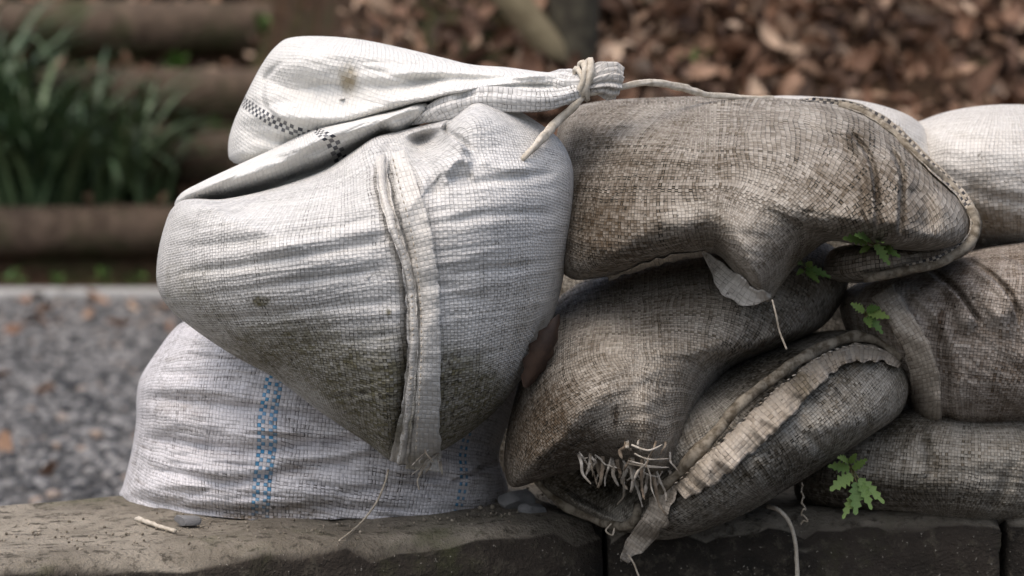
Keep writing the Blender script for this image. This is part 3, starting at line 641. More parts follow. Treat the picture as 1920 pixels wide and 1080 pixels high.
cord_on('seam_cord', E, MATS['cord_dirty'], [(1236, 925), (1290, 868), (1345, 806), (1400, 752), (1455, 706), (1510, 668), (1560, 642), (1610, 632), (1655, 645), (1685, 672)], 'E', 0.0062, n=150, off=0.022, wob=0.45, seed=17)
ribbon('hem_tail', E, MATS['hem_dirty'], [(1255, 905), (1240, 950), (1215, 990), (1190, 1022), (1170, 1052)], ([14, 20, 26, 24, 3], [20, 24, 20, 14, 3]), 'E', off=0.020, ruffle=0.008, rl=24, cell=7.5, seed=15, n=70, edge_noise=7.0, curl=0.004, ymax=2.575)
cord_on('bottom_hem', E, MATS['cord_dirty'], [(1008, 902), (1035, 928), (1075, 956), (1120, 975), (1165, 986), (1190, 976), (1197, 950)], 'E', 0.0055, n=80, off=0.008, wob=0.3, seed=19)
ye = surfY('E', 1190, 990) - 0.02
cord_free('loose_thread', E, MATS['thread'], [(1146, 982, ye), (1136, 995, ye - 0.004), (1148, 1003, ye - 0.004), (1152, 990, ye)], 0.0009, seed=4, n=24)
cord_free('loose_thread', E, MATS['thread'], [(1178, 1040, ye), (1188, 1056, ye), (1196, 1076, ye), (1204, 1098, ye)], 0.0010, seed=7, n=24)

# frayed strips of the burst corner hang over the bag below
for k in range(44):
    if k < 24: x0 = 1168 + random.uniform(0, 90); y0 = 832 + random.uniform(-8, 60); ang = random.uniform(-0.5, 0.4); L = random.choice((22, 35, 50, 70, 100)) * random.uniform(0.8, 1.3)
    else: x0 = 1082 + random.uniform(0, 100); y0 = 850 + random.uniform(-4, 12) + (x0 - 1085) * 0.12; ang = random.uniform(-0.3, 1.0); L = random.uniform(14, 60)
    y_ = surfY(['D', 'E'], x0, y0) - 0.004; pts_ = []
    for q_ in range(4):
        f_ = q_ / 3; pts_.append((x0 + L * f_ * math.sin(ang) + random.uniform(-9, 9) * f_, y0 + L * f_ * math.cos(ang) + random.uniform(-5, 5) * f_, min(y_, surfY(['D', 'E'], x0 + L * f_ * math.sin(ang), y0 + L * f_ * math.cos(ang)) - 0.003) - random.uniform(0, 0.012) * (f_ > 0)))
    strip_free('frayed_strip', D, MATS['strip' if k % 4 else 'hem_strip'], pts_, random.choice((0.0016, 0.0024, 0.0032, 0.0042)), seed=100 + k, twist=1.4)
for k in range(5):     # crosswise tapes left hanging at the burst corner
    y0 = 838 + k * 11 + random.uniform(-5, 5); x0 = 1178 + random.uniform(-10, 22); y_ = surfY(['D', 'E'], 1215, y0) - 0.010
    strip_free('frayed_strip', D, MATS['strip'], [(x0, y0, y_ + 0.004), (1215, y0 + 9 + random.uniform(-3, 3), y_ - 0.006), (1250 + random.uniform(-22, 8), y0 + random.uniform(-6, 18), y_ + 0.002)], random.uniform(0.0012, 0.003), seed=150 + k, twist=0.9)

def stitches(parent, mat, path, keys, off, step=15.0, length=9.0, r=0.0007, seed=0, slant=0.0):
    L_ = int(np.linalg.norm(np.diff(np.array(path, float), axis=0), axis=1).sum() / step); ln = spline(path, max(L_, 4)); tn = np.gradient(ln, axis=0); tn /= np.linalg.norm(tn, axis=1, keepdims=True)
    rr = random.Random(seed); V = []; F = []
    for (a, b), (tx_, ty_) in zip(ln, tn):
        y = surfY(keys, a, b) - off; h_ = length / 2 * rr.uniform(0.7, 1.15); dx, dy = tx_ - slant * ty_, ty_ + slant * tx_
        p0 = W(a - dx * h_, b - dy * h_, y + 0.0012); pm = W(a, b, y - 0.0010); p1 = W(a + dx * h_, b + dy * h_, y + 0.0012)
        T_ = p1 - p0; T_ /= np.linalg.norm(T_); A_ = np.cross(T_, [0, 1, 0]); A_ /= np.linalg.norm(A_); B_ = np.cross(T_, A_); i0 = len(V)
        for p_, q_ in ((p0, 0.5), (pm, 1.0), (p1, 0.5)):
            for th in range(5): V.append(p_ + r * q_ * (A_ * math.cos(th * 1.2566) + B_ * math.sin(th * 1.2566)))
        for u_ in range(2):
            for th in range(5): F.append((i0 + u_ * 5 + th, i0 + u_ * 5 + (th + 1) % 5, i0 + u_ * 5 + 5 + (th + 1) % 5, i0 + u_ * 5 + 5 + th))
        F.append(tuple(i0 + th for th in range(5))[::-1]); F.append(tuple(i0 + 10 + th for th in range(5)))
    return mesh_obj('stitching', V, F, mat, parent)
stitches(A_band, MATS['thread'], [(737, 300), (752, 360), (770, 430), (782, 500), (789, 580), (790, 660), (786, 750), (780, 840)], ['A', 'B'], 0.0165, 13, 8, 0.0008, 1)
stitches(A_fold, MATS['cord'], [(716, 298), (722, 360), (744, 440), (766, 510), (774, 600), (772, 700), (762, 790), (752, 850)], ['A', 'B'], 0.0225, 10, 8, 0.0011, 2, 0.8)
stitches(E_band, MATS['strip'], [(1268, 905), (1330, 848), (1395, 786), (1450, 734), (1505, 692), (1550, 662), (1600, 648), (1650, 655)], 'E', 0.030, 13, 8, 0.0008, 3, 0.3)
# ---- bottom right
G = thing('sandbag', 'stained grey-brown sandbag lying lowest on the wall, under the creased reddish one', 'sandbag', (0.45, 2.75, 0), GROUP)
G_out = [(1490, 925), (1498, 880), (1540, 830), (1590, 795), (1650, 770), (1750, 760), (1850, 765), (1960, 770), (2080, 800), (2110, 860), (2080, 930), (2000, 975), (1900, 992), (1800, 990), (1700, 975), (1600, 962), (1520, 952)]
bag_skin('body', G, MATS['grey'], G_out, 2.74, 0.16, 0.13, (1790, 880), p=2.7, q=0.5, rot=4, cell=6.2, surf='G', nring=100,
    folds=[('v', [(1905, 860), (1880, 920), (1850, 965)], 0.008, 14), ('v', [(1730, 820), (1745, 860), (1750, 900)], 0.008, 10), ('v', [(1560, 860), (1620, 850), (1680, 862)], 0.005, 12)],
    wr=addf(wrk(120, 30, 0.006, 71, 5), wrk(40, 14, 0.003, 73, 5), wrk(170, 60, -0.008, 75, 8, 3, True)),
    dirt=[(1560, 930, 90, 50, 0.6), (1740, 920, 140, 30, 0.4), (1690, 800, 40, 40, 0.4), (1740, 830, 12, 40, 0.5), (1850, 880, 90, 60, -0.15)])

# ---- right: creased bag with a folded band
F = thing('sandbag', 'creased reddish-brown sandbag with a wide folded end band, above the lowest bag', 'sandbag', (0.5, 2.75, 0.1), GROUP)
F_out = [(1578, 560), (1612, 532), (1660, 518), (1720, 505), (1800, 478), (1880, 460), (1980, 455), (2090, 500), (2140, 620), (2110, 740), (2020, 800), (1920, 815), (1840, 822), (1770, 814), (1735, 812), (1716, 790), (1700, 755), (1668, 715), (1620, 670), (1585, 615)]
bag_skin('body', F, MATS['brown_red'], F_out, 2.74, 0.185, 0.14, (1860, 640), p=2.7, q=0.5, rot=8, cell=6.2, surf='F', nring=120,
    folds=[('s', [(1735, 505), (1790, 545), (1828, 596), (1842, 612)], 0.020, 34), ('s', [(1800, 482), (1860, 520), (1895, 560), (1912, 610)], 0.020, 38), ('v', [(1760, 540), (1785, 590), (1800, 650)], 0.009, 11),
           ('s', [(1860, 470), (1920, 500), (1960, 540)], 0.012, 30), ('v', [(1700, 560), (1750, 620), (1775, 700), (1775, 800)], 0.014, 12, 'open'), ('r', [(1830, 530), (1870, 580), (1890, 640)], 0.006, 14)],
    wr=addf(wrk(120, 36, 0.007, 81, 40), wrk(50, 14, 0.003, 83, 35), wrk(190, 60, -0.010, 85, 45, 3, True)),
    dirt=[(1850, 720, 140, 70, 0.2), (1790, 560, 40, 60, 0.3), (1765, 600, 8, 16, 0.9), (1900, 560, 60, 40, -0.1)])
ribbon('end_band', F, MATS['hem_dirty'], [(1655, 545), (1690, 600), (1722, 660), (1738, 730), (1740, 806)], ([22, 24, 26, 26, 28], [24, 24, 26, 30, 30]), 'F', off=0.012, ruffle=0.006, rl=60, cell=8.4, seed=23, edge_noise=2.5, n=110, dirt=[(1720, 790, 40, 30, 0.4)])
yf = surfY('F', 1760, 800) - 0.015
cord_free('loose_thread', F, MATS['thread'], [(1768, 802, yf), (1780, 812, yf - 0.004), (1800, 818, yf - 0.006), (1815, 828, yf)], 0.0009, seed=14, n=24)

# ---- far right top
Hh = thing('sandbag', 'pale clean-topped sandbag at the far end of the top row', 'sandbag', (0.55, 2.85, 0.2), GROUP)
bag_skin('body', Hh, MATS['pale'], [(1690, 300), (1712, 240), (1745, 220), (1800, 204), (1870, 196), (1940, 198), (2040, 215), (2110, 290), (2110, 400), (2040, 470), (1930, 480), (1850, 470), (1780, 450), (1715, 390)], 2.86, 0.17, 0.14, (1890, 335), p=2.6, q=0.5, rot=-3, cell=8.2, surf='H', nring=100,
    folds=[('v', [(1800, 350), (1860, 370), (1940, 385)], 0.006, 14), ('v', [(1760, 240), (1800, 262), (1850, 268)], 0.004, 12)],
    wr=addf(wrk(160, 40, 0.006, 91, 10), wrk(200, 90, -0.007, 95, 15, 3, True)),
    dirt=[(1880, 420, 120, 50, 0.75), (1820, 340, 60, 60, 0.3), (1780, 420, 60, 60, 0.5), (1850, 270, 40, 30, 0.15), (1900, 360, 60, 40, 0.3)])
ribbon('torn_flap', Hh, MATS['pale'], [(1842, 452), (1875, 464), (1910, 470), (1950, 480)], ([2, 3, 4, 4], [4, 14, 28, 36]), 'H', off=0.012, ruffle=0.004, rl=40, cell=8.4, seed=31, n=40)

# ---- top middle: weathered bag with one corner hanging down
Cb = thing('sandbag', 'weathered brown-grey sandbag with a drooping pointed corner and roped rim on the top row', 'sandbag', (0.25, 2.78, 0.15), GROUP)
bag_skin('rim_flap', Cb, MATS['pale'], [(1380, 195), (1450, 180), (1540, 182), (1620, 190), (1690, 210), (1730, 236), (1765, 285), (1790, 340), (1740, 360), (1600, 330), (1450, 270)], 2.80, 0.10, 0.05, (1620, 262), p=2.4, q=0.5, rot=25, cell=8.4, surf='C2', nseg=260, nring=60,
    wr=wrk(120, 60, 0.006, 103), dirt=[(1720, 300, 60, 60, 0.3)])
bag_skin('lower_lobe', Cb, MATS['brown'], [(1560, 470), (1640, 455), (1740, 450), (1815, 440), (1828, 462), (1790, 490), (1720, 512), (1650, 526), (1590, 530), (1545, 515)], 2.64, 0.10, 0.08, (1690, 488), p=2.4, q=0.5, rot=-8, cell=8.2, surf='C3', nseg=260, nring=50, wr=wrk(80, 20, 0.004, 113, -8), dirt=[(1600, 500, 60, 40, 0.2)])
C_out = [(1046, 240), (1070, 206), (1120, 190), (1220, 183), (1350, 180), (1470, 184), (1560, 196), (1640, 224), (1700, 268), (1750, 318), (1790, 362), (1812, 400), (1815, 432), (1796, 458), (1740, 470), (1680, 468), (1620, 462), (1560, 452), (1528, 468), (1492, 500), (1462, 540), (1442, 566), (1424, 556), (1385, 520), (1345, 478), (1300, 480), (1220, 502), (1130, 520), (1070, 522), (1042, 480), (1038, 360)]
bag_skin('body', Cb, MATS['brown'], C_out, 2.65, 0.19, 0.15, (1340, 345), p=2.7, q=0.5, cell=6.2, tilt=(-0.2, -0.9), tps=polar_flow(1335, 590, 270), surf='C', nseg=600, nring=150,
    bumps=[(1400, 430, 120, 90, 0.010)],
    folds=[('s', [(1580, 235), (1625, 290), (1640, 350), (1642, 440)], 0.034, 40), ('s', [(1660, 265), (1688, 320), (1688, 380), (1684, 448)], 0.036, 44), ('v', [(1560, 240), (1605, 300), (1622, 360), (1625, 430)], 0.016, 10),
           ('v', [(1500, 230), (1560, 260), (1600, 300)], 0.008, 9), ('r', [(1740, 370), (1790, 410), (1800, 450)], 0.010, 18), ('v', [(1700, 350), (1740, 385), (1735, 440)], 0.018, 18),
           ('v', [(1345, 470), (1330, 440), (1310, 420)], 0.003, 22), ('r', [(1440, 560), (1435, 500), (1420, 440), (1390, 380)], 0.005, 34), ('v', [(1550, 456), (1525, 430), (1505, 390)], 0.003, 26)],
    wr=addf(wrk(180, 50, 0.006, 121, 10), wrk(70, 16, 0.003, 123, 15), wrk(240, 110, -0.005, 125, 25, 3, True)),
    dirt=[(1240, 330, 90, 60, 0.35), (1150, 440, 110, 90, 0.55), (1120, 330, 60, 120, 0.15), (1300, 215, 240, 25, -0.5), (1620, 350, 50, 90, 0.35), (1700, 400, 60, 60, 0.3), (1430, 520, 40, 50, -0.25), (1400, 400, 60, 60, -0.2), (1600, 255, 30, 20, 0.4), (1500, 470, 60, 30, 0.3)])
ribbon('rim_band', Cb, MATS['hem_check'], [(1500, 186), (1560, 190), (1620, 206), (1680, 244), (1740, 304), (1795, 356), (1822, 396), (1826, 430), (1806, 462), (1760, 486), (1700, 500)], ([2, 5, 8, 9, 9, 9, 9, 9, 8, 8, 4], [2, 5, 8, 9, 9, 9, 9, 8, 8, 8, 4]), ['C', 'C2', 'C3'], off=0.012, ruffle=0.004, rl=60, cell=6.5, seed=33, n=170, edge_noise=1.0)
cord_on('rim_cord', Cb, MATS['cord_dirty'], [(1575, 196), (1612, 208), (1672, 248), (1732, 306), (1788, 354), (1820, 392), (1830, 424), (1812, 462), (1764, 490), (1700, 506), (1620, 522)], ['C', 'C2', 'C3'], 0.0052, n=170, off=0.010, wob=0.3, seed=37)
ribbon('torn_hem', Cb, MATS['hem_dirty'], [(1140, 522), (1200, 502), (1260, 482), (1325, 474)], ([3, 4, 4, 4], [3, 6, 8, 9]), ['C', 'D'], off=0.012, ruffle=0.006, rl=40, cell=8.4, seed=36, n=60, edge_noise=3.0)
ribbon('torn_corner', Cb, MATS['pale'], [(1318, 472), (1350, 500), (1385, 530), (1418, 550), (1446, 552)], ([4, 8, 10, 8, 4], [5, 22, 36, 30, 8]), ['C', 'D'], off=0.014, ruffle=0.006, rl=40, cell=8.4, seed=35, n=70, edge_noise=4.0)
yc = surfY('C', 1440, 540) - 0.01
cord_free('loose_thread', Cb, MATS['thread'], [(1448, 562, yc), (1455, 590, yc - 0.004), (1462, 622, yc + 0.002), (1475, 655, yc + 0.004)], 0.0010, seed=24, n=30)
# ---- back row, glimpsed through the gaps
for nm, lab, ol_, cc in (('b1', 'dark sandbag of the back row in the hollow beside the blue-banded bag', [(900, 800), (950, 560), (1060, 430), (1300, 440), (1400, 700), (1390, 860), (1300, 930), (1120, 945), (960, 945), (905, 900)], (1150, 750)),
                         ('b2', 'dark sandbag of the back row behind the fern gap', [(1420, 560), (1480, 420), (1600, 360), (1760, 380), (1860, 480), (1880, 700), (1800, 900), (1640, 940), (1480, 930), (1425, 760)], (1650, 660))):
    bb = thing('sandbag', lab, 'sandbag', tuple(W(cc[0], 940, 2.99)), GROUP)
    bag_skin('body', bb, MATS['grey'], ol_, 2.99, 0.09, 0.10, cc, p=2.6, q=0.5, rot=12, cell=8.2, surf=nm, nseg=200, nring=50, wr=wrk(150, 40, 0.008, 131), dirt=[(cc[0], cc[1], 400, 400, 0.2)])
# tails of the tie string lie over the bag behind
def tail(pts, keys, r, seed, off):
    return cord_on('tie_string', A, MATS['cord'], pts, keys, r, n=80, off=off, wob=0.25, seed=seed)
P = [(1098, 178, 2.53), (1140, 168, 2.535), (1190, 158, 2.555), (1235, 155, 2.58), (1285, 166, 2.61), (1330, 178, 2.64), (1400, 183, 2.675), (1450, 184, 2.70)]
cord_free('tie_string', A, MATS['cord'], P, 0.005, n=150, wob=0.2, seed=41, sides=14, flute=3, rl=[0.0028, 0.0034, 0.0040, 0.0032, 0.0024])
yk = [surfY(['A', 'C'], x, y) for x, y in ((1068, 210), (1030, 250), (1005, 275), (980, 298))]
cord_free('tie_string', A, MATS['cord'], [(1096, 178, 2.53), (1080, 196, 2.525), (1045, 228, min(2.53, yk[1] - 0.01)), (1015, 262, yk[2] - 0.008), (980, 299, yk[3] - 0.004)], 0.005, n=110, wob=0.2, seed=43, sides=14, flute=3, rl=[0.0030, 0.0040, 0.0048, 0.0044, 0.0024])

# ------------------------------------------------------------------ ground, gravel, kerb, log steps, hillside
def sstep(a, b, x):
    t_ = np.clip((x - a) / (b - a), 0, 1); return t_ * t_ * (3 - 2 * t_)
GZ = -0.30
LOGS = [(9.92, -0.09, 0.105), (10.42, 0.18, 0.125), (11.0, 0.46, 0.13), (11.6, 0.79, 0.13), (12.2, 1.10, 0.13)]
def ground_z(x, y):
    x = np.asarray(x, float); y = np.asarray(y, float)
    left = np.full(x.shape, GZ)
    for (ly, lz, lr) in LOGS: left = np.where(y > ly + 0.02, lz + lr * 0.72, left)
    left = left + np.maximum(y - 12.4, 0) * 0.5
    right = GZ + 0.66 * np.maximum(y - 5.7, 0) - 0.10 * np.maximum(y - 7.6, 0) + 0.05 * fbm(x * 1.3, y * 1.3, 201, 3)
    right = np.where(y < 5.7, GZ, np.maximum(right, GZ))
    s_ = sstep(-1.05, -0.35, x + 0.12 * (y - 9.5))
    return np.minimum(left * (1 - s_) + right * s_, 9.0)
xs = np.unique(np.concatenate([np.linspace(-40, -4, 19), np.linspace(-4, 4, 90), np.linspace(4, 40, 19)]))
ys = np.unique(np.concatenate([np.linspace(-40, 2, 20), np.linspace(2, 5.4, 14), np.linspace(5.4, 13.2, 150), np.linspace(13.2, 60, 24)]))
GX, GY = np.meshgrid(xs, ys); GZZ = ground_z(GX, GY)
nx, ny = len(xs), len(ys)
gf = [(r * nx + c, r * nx + c + 1, (r + 1) * nx + c + 1, (r + 1) * nx + c) for r in range(ny - 1) for c in range(nx - 1)]
t = NT('earth_and_grit'); o = t.coord('Object'); sz = t.n.new('ShaderNodeSeparateXYZ'); t.l.new(o, sz.inputs[0])
n1 = t.noise(o, 25.0, 8.0, 0.7); n2 = t.noise(o, 3.0, 4.0); vor = t.n.new('ShaderNodeTexVoronoi'); vor.inputs['Scale'].default_value = 45.0; t.l.new(o, vor.inputs['Vector'])
grit = t.mix(t.ramp(n1, 0.3, 0.7), (0.06, 0.06, 0.063), (0.15, 0.147, 0.143))
soil = t.mix(t.ramp(n1, 0.35, 0.65), (0.035, 0.022, 0.014), (0.10, 0.062, 0.038))
soil = t.mix(t.ramp(n2, 0.52, 0.66, 0.0, 0.6), soil, (0.04, 0.055, 0.02))
flat_m = t.math('MULTIPLY', t.math('LESS_THAN', sz.outputs[2], GZ + 0.02), t.math('LESS_THAN', sz.outputs[1], 9.25))
MATS['ground'] = t.out(t.mix(flat_m, soil, grit), 0.95, t.bump(t.math('ADD', n1, t.math('MULTIPLY', vor.outputs['Distance'], 0.8)), 0.02, 0.8), 0.15)
go = mesh_obj('ground', np.stack([GX.ravel(), GY.ravel(), GZZ.ravel()], -1), gf, MATS['ground']); go['kind'] = 'structure'

# gravel
def joined(name, base_v, base_f, M3, T, mat, shade):
    nv = len(base_v); n = len(T)
    V = np.einsum('nij,vj->nvi', M3, base_v) + T[:, None, :]
    F = (np.asarray(base_f)[None] + (np.arange(n) * nv)[:, None, None]).reshape(-1, len(base_f[0]))
    return mesh_obj(name, V.reshape(-1, 3), F, mat, attrs={'shade': np.repeat(shade, nv)})
def rand_rot(n, rng, flatness=None):
    q = rng.normal(size=(n, 4)); q /= np.linalg.norm(q, axis=1, keepdims=True); w, x, y, z = q.T
    return np.stack([np.stack([1 - 2 * (y * y + z * z), 2 * (x * y - z * w), 2 * (x * z + y * w)], -1), np.stack([2 * (x * y + z * w), 1 - 2 * (x * x + z * z), 2 * (y * z - x * w)], -1), np.stack([2 * (x * z - y * w), 2 * (y * z + x * w), 1 - 2 * (x * x + y * y)], -1)], 1)
bm = bmesh.new(); bmesh.ops.create_icosphere(bm, subdivisions=1, radius=1.0)
ico_v = np.array([v.co[:] for v in bm.verts]); ico_f = [[v.index for v in f.verts] for f in bm.faces]; bm.free()
ico_v = ico_v * (1 + 0.35 * (RNG.random(len(ico_v))[:, None] - 0.5))
t = NT('gravel'); a = t.attr('shade'); o = t.coord('Object')
gc = t.mix(t.ramp(a, 0.0, 1.0), (0.05, 0.052, 0.056), (0.26, 0.255, 0.25)); gc = t.mix(t.ramp(a, 0.93, 1.0, 0, 0.6), gc, (0.30, 0.20, 0.13))
MATS['gravel'] = t.out(gc, 0.85, t.bump(t.noise(o, 120.0, 4.0), 0.003), 0.2)
ng = 26000
gx = RNG.uniform(-3.2, 0.8, ng); gy = 3.1 + 6.0 * RNG.random(ng) ** 0.85
gs = RNG.uniform(0.006, 0.019, ng) * (1 + 0.5 * (RNG.random(ng) > 0.93))
M3 = rand_rot(ng, RNG) * gs[:, None, None]; M3[:, 2, :] *= 0.7
keep = ~((gy < front_y(gx) + WALL_D / d1[0] + 0.05))
gr = joined('gravel', ico_v, ico_f, M3[keep], np.stack([gx, gy, GZ + gs * 0.25], -1)[keep], MATS['gravel'], RNG.random(ng)[keep]); gr['kind'] = 'stuff'
gr['label'] = 'loose grey gravel on the ground behind the wall'; gr['category'] = 'gravel'

# concrete kerb
MATS['concrete'] = plain('concrete', (0.42, 0.42, 0.41), (0.30, 0.30, 0.29), 40.0, 0.85, 0.002)
def rbox(name, size, mat, bev=0.01, seed=0):
    bm = bmesh.new(); bmesh.ops.create_cube(bm, size=1.0)
    for v in bm.verts: v.co = Vector((v.co.x * size[0], v.co.y * size[1], v.co.z * size[2]))
    bmesh.ops.bevel(bm, geom=bm.edges[:], offset=bev, segments=2, affect='EDGES', profile=0.5)
    me = bpy.data.meshes.new(name); bm.to_mesh(me); bm.free(); me.materials.append(mat); return me
km = rbox('kerb', (0.995, 0.20, 0.20), MATS['concrete'], 0.012)
for k in range(6):
    ko = bpy.data.objects.new('kerb', km); C.objects.link(ko); ko.location = (-5.2 + k * 1.0, 9.18, GZ - 0.068); ko['kind'] = 'structure'

# log steps
MATS['log'] = plain('log_bark', (0.06, 0.043, 0.031), (0.125, 0.092, 0.068), 18.0, 0.9, 0.006, c3=(0.05, 0.052, 0.025), scale3=4.0)
MATS['moss'] = plain('mossy_wood', (0.10, 0.12, 0.03), (0.16, 0.19, 0.045), 30.0, 0.95, 0.006)
def log_mesh(L, r, seed, mat, axis='x'):
    n, sd_ = 40, 20; xs_ = np.linspace(-L / 2, L / 2, n); th = np.arange(sd_) * 2 * math.pi / sd_
    Xg, Tg = np.meshgrid(xs_, th, indexing='ij')
    rr = r * (1 + 0.10 * fbm(Xg * 3, np.cos(Tg) * 1.5 + 9, seed, 3) + 0.10 * fbm(Xg * 2, np.sin(Tg) * 1.5 + 4, seed + 3, 3))
    rr[0] *= 0.9; rr[-1] *= 0.9
    V = np.stack([Xg, rr * np.cos(Tg), rr * np.sin(Tg)], -1).reshape(-1, 3)
    f = [(i * sd_ + j, i * sd_ + (j + 1) % sd_, (i + 1) * sd_ + (j + 1) % sd_, (i + 1) * sd_ + j) for i in range(n - 1) for j in range(sd_)]
    f = [q[::-1] for q in f] + [tuple(range(sd_)), tuple(((n - 1) * sd_ + j) for j in range(sd_))[::-1]]
    me = bpy.data.meshes.new('log'); me.from_pydata([tuple(v) for v in V], [], f)
    me.polygons.foreach_set('use_smooth', np.ones(len(me.polygons), dtype=bool)); me.materials.append(mat); me.validate(); return me
nth = ['lowest, darkest', 'second', 'third', 'fourth', 'highest']
for k, (ly, lz, lr) in enumerate(LOGS):
    L = 4.2 - 0.12 * k
    lo_ = bpy.data.objects.new('step_log', log_mesh(L, lr, 300 + k, MATS['log'])); C.objects.link(lo_)
    lo_.location = (-1.02 - L / 2 + 0.05 * (k % 2), ly, lz)
    tag(lo_, f'brown round log, {nth[k]} counting up the log steps', 'log', 'logs of the hillside steps')
po = bpy.data.objects.new('mossy_log', log_mesh(0.7, 0.11, 333, MATS['moss'])); C.objects.link(po)
po.rotation_euler = (0, 0, R(82)); px_, Yp = 632, 11.2; pz = W(px_, 28, Yp); po.location = tuple(pz)
po.location.z = max(pz[2], float(ground_z(pz[0], Yp)) + 0.04)
tag(po, 'short moss-covered log end on the slope beside the log steps', 'log')

# ------------------------------------------------------------------ leaves
def leaf_geo(L=1.0, Wd=0.5, curl=0.25, fold=0.12, n=7, lobes=0.0):
    V = []; 
    for i in range(n):
        s_ = i / (n - 1); w = Wd / 2 * math.sin(math.pi * min(1, s_ * 0.93 + 0.05)) ** 0.8 * (1 - 0.25 * s_)
        if lobes: w *= 1 + lobes * (1 if i % 2 else -1) * 0.5
        z = curl * (s_ - 0.5) ** 2
        for sd_ in (-1, 0, 1): V.append((w * sd_, s_ * L, z + fold * abs(sd_) * (w / Wd * 2) + 0.03 * math.sin(7 * s_ + sd_)))
    F = []
    for i in range(n - 1):
        for j in range(2): a_ = i * 3 + j; F.append((a_, a_ + 1, a_ + 4, a_ + 3))
    return np.array(V), F
t = NT('dead_leaf'); oi = t.n.new('ShaderNodeObjectInfo'); sh = t.math('ADD', t.attr('shade'), t.math('MULTIPLY', oi.outputs['Random'], t.math('LESS_THAN', t.attr('shade'), 0.0001)))
cr_ = t.n.new('ShaderNodeValToRGB'); e = cr_.color_ramp.elements
e[0].position = 0.0; e[0].color = (0.040, 0.022, 0.013, 1); e[1].position = 1.0; e[1].color = (0.56, 0.42, 0.31, 1)
for pos, c_ in ((0.25, (0.11, 0.062, 0.04, 1)), (0.5, (0.23, 0.125, 0.078, 1)), (0.75, (0.37, 0.235, 0.155, 1))):
    x_ = e.new(pos); x_.color = c_
t.l.new(sh, cr_.inputs[0]); o = t.coord('Object')
MATS['leaf_dead'] = t.out(t.mix(t.ramp(t.noise(o, 40.0, 4.0), 0.4, 0.7, 0, 0.5), cr_.outputs[0], (0.07, 0.04, 0.025)), 0.6, t.bump(t.noise(o, 60.0, 3.0), 0.002), 0.3)
LV, LF = leaf_geo(1.0, 0.52, 0.5, 0.16)
def leaf_basis(n, rng, lo, hi, slope=0.0, tilt=0.5):
    s_ = rng.uniform(lo, hi, n); yaw = rng.uniform(0, 2 * math.pi, n); tx = rng.normal(0, tilt, n); ty = rng.normal(0, tilt, n) 
    cz, sz_ = np.cos(yaw), np.sin(yaw); Z = np.zeros(n); O = np.ones(n)
    Rz = np.stack([np.stack([cz, -sz_, Z], -1), np.stack([sz_, cz, Z], -1), np.stack([Z, Z, O], -1)], 1)
    cx, sx_ = np.cos(tx + slope), np.sin(tx + slope); Rx = np.stack([np.stack([O, Z, Z], -1), np.stack([Z, cx, -sx_], -1), np.stack([Z, sx_, cx], -1)], 1)
    cy, sy_ = np.cos(ty), np.sin(ty); Ry = np.stack([np.stack([cy, Z, sy_], -1), np.stack([Z, O, Z], -1), np.stack([-sy_, Z, cy], -1)], 1)
    Rx0 = np.stack([np.stack([O, Z, Z], -1), np.stack([Z, cx * 0 + math.cos(slope), Z - math.sin(slope)], -1), np.stack([Z, Z + math.sin(slope), Z + math.cos(slope)], -1)], 1)
    flip = np.where(rng.random(n) > 0.5, 1.0, -1.0); Fm = np.zeros((n, 3, 3)); Fm[:, 0, 0] = flip; Fm[:, 1, 1] = 1; Fm[:, 2, 2] = flip
    return np.einsum('nij,njk,nkl,nlm->nim', Rx0, Rz, np.einsum('nij,njk->nik', Ry, Rx), Fm) * s_[:, None, None]
def scatter_litter(name, n, xr, yr, lo, hi, label, seed):
    rng = np.random.default_rng(seed); x = rng.uniform(*xr, n); y = rng.uniform(*yr, n)
    z = ground_z(x, y) + rng.uniform(0.005, 0.05, n)
    on = ground_z(x, y) > GZ + 0.03
    M = leaf_basis(n, rng, lo, hi, 0.5, 0.55)
    ob = joined(name, LV, LF, M[on], np.stack([x, y, z], -1)[on], MATS['leaf_dead'], 0.001 + 0.999 * rng.random(n)[on] ** 0.95)
    ob['kind'] = 'stuff'; ob['label'] = label; ob['category'] = 'leaf litter'
scatter_litter('leaf_litter', 15000, (-0.62, 4.2), (5.6, 10.5), 0.03, 0.13, 'thick brown dead leaf litter covering the hillside', 41)
scatter_litter('leaf_litter', 900, (-4.5, -0.8), (9.9, 12.8), 0.05, 0.10, 'sparse dead leaves caught on the treads of the log steps', 42)
leaf_meshes = []
for k in range(5):
    v_, f_ = leaf_geo(1.0, random.uniform(0.42, 0.62), random.uniform(-0.6, 0.9), random.uniform(0.05, 0.3), 7)
    me = bpy.data.meshes.new('fallen_leaf'); me.from_pydata([tuple(p_) for p_ in v_], [], f_); me.materials.append(MATS['leaf_dead'])
    me.polygons.foreach_set('use_smooth', np.ones(len(me.polygons), dtype=bool)); leaf_meshes.append(me)
def leaf_at(x, y, z, size, slope, label, group, rng):
    ob = bpy.data.objects.new('fallen_leaf', rng.choice(leaf_meshes)); C.objects.link(ob)
    ob.location = (x, y, z); ob.scale = (size,) * 3
    ob.rotation_euler = (rng.gauss(slope, 0.5), rng.gauss(0, 0.5), rng.uniform(0, 6.28))
    return tag(ob, label, 'leaf', group)
rl_ = random.Random(5); cnt = 0
while cnt < 280:
    x = rl_.uniform(-0.35, 1.75); y = rl_.uniform(6.0, 7.7)
    z = float(ground_z(x, y)) + rl_.uniform(0.035, 0.07); a_, b_ = proj(np.array([x, y, z]))
    if not (860 < a_ < 1960 and -30 < b_ < 240): continue
    leaf_at(x, y, z, rl_.uniform(0.06, 0.125), 0.5, 'curled brown dead leaf lying on top of the hillside leaf litter', 'dead leaves on the hillside', rl_); cnt += 1
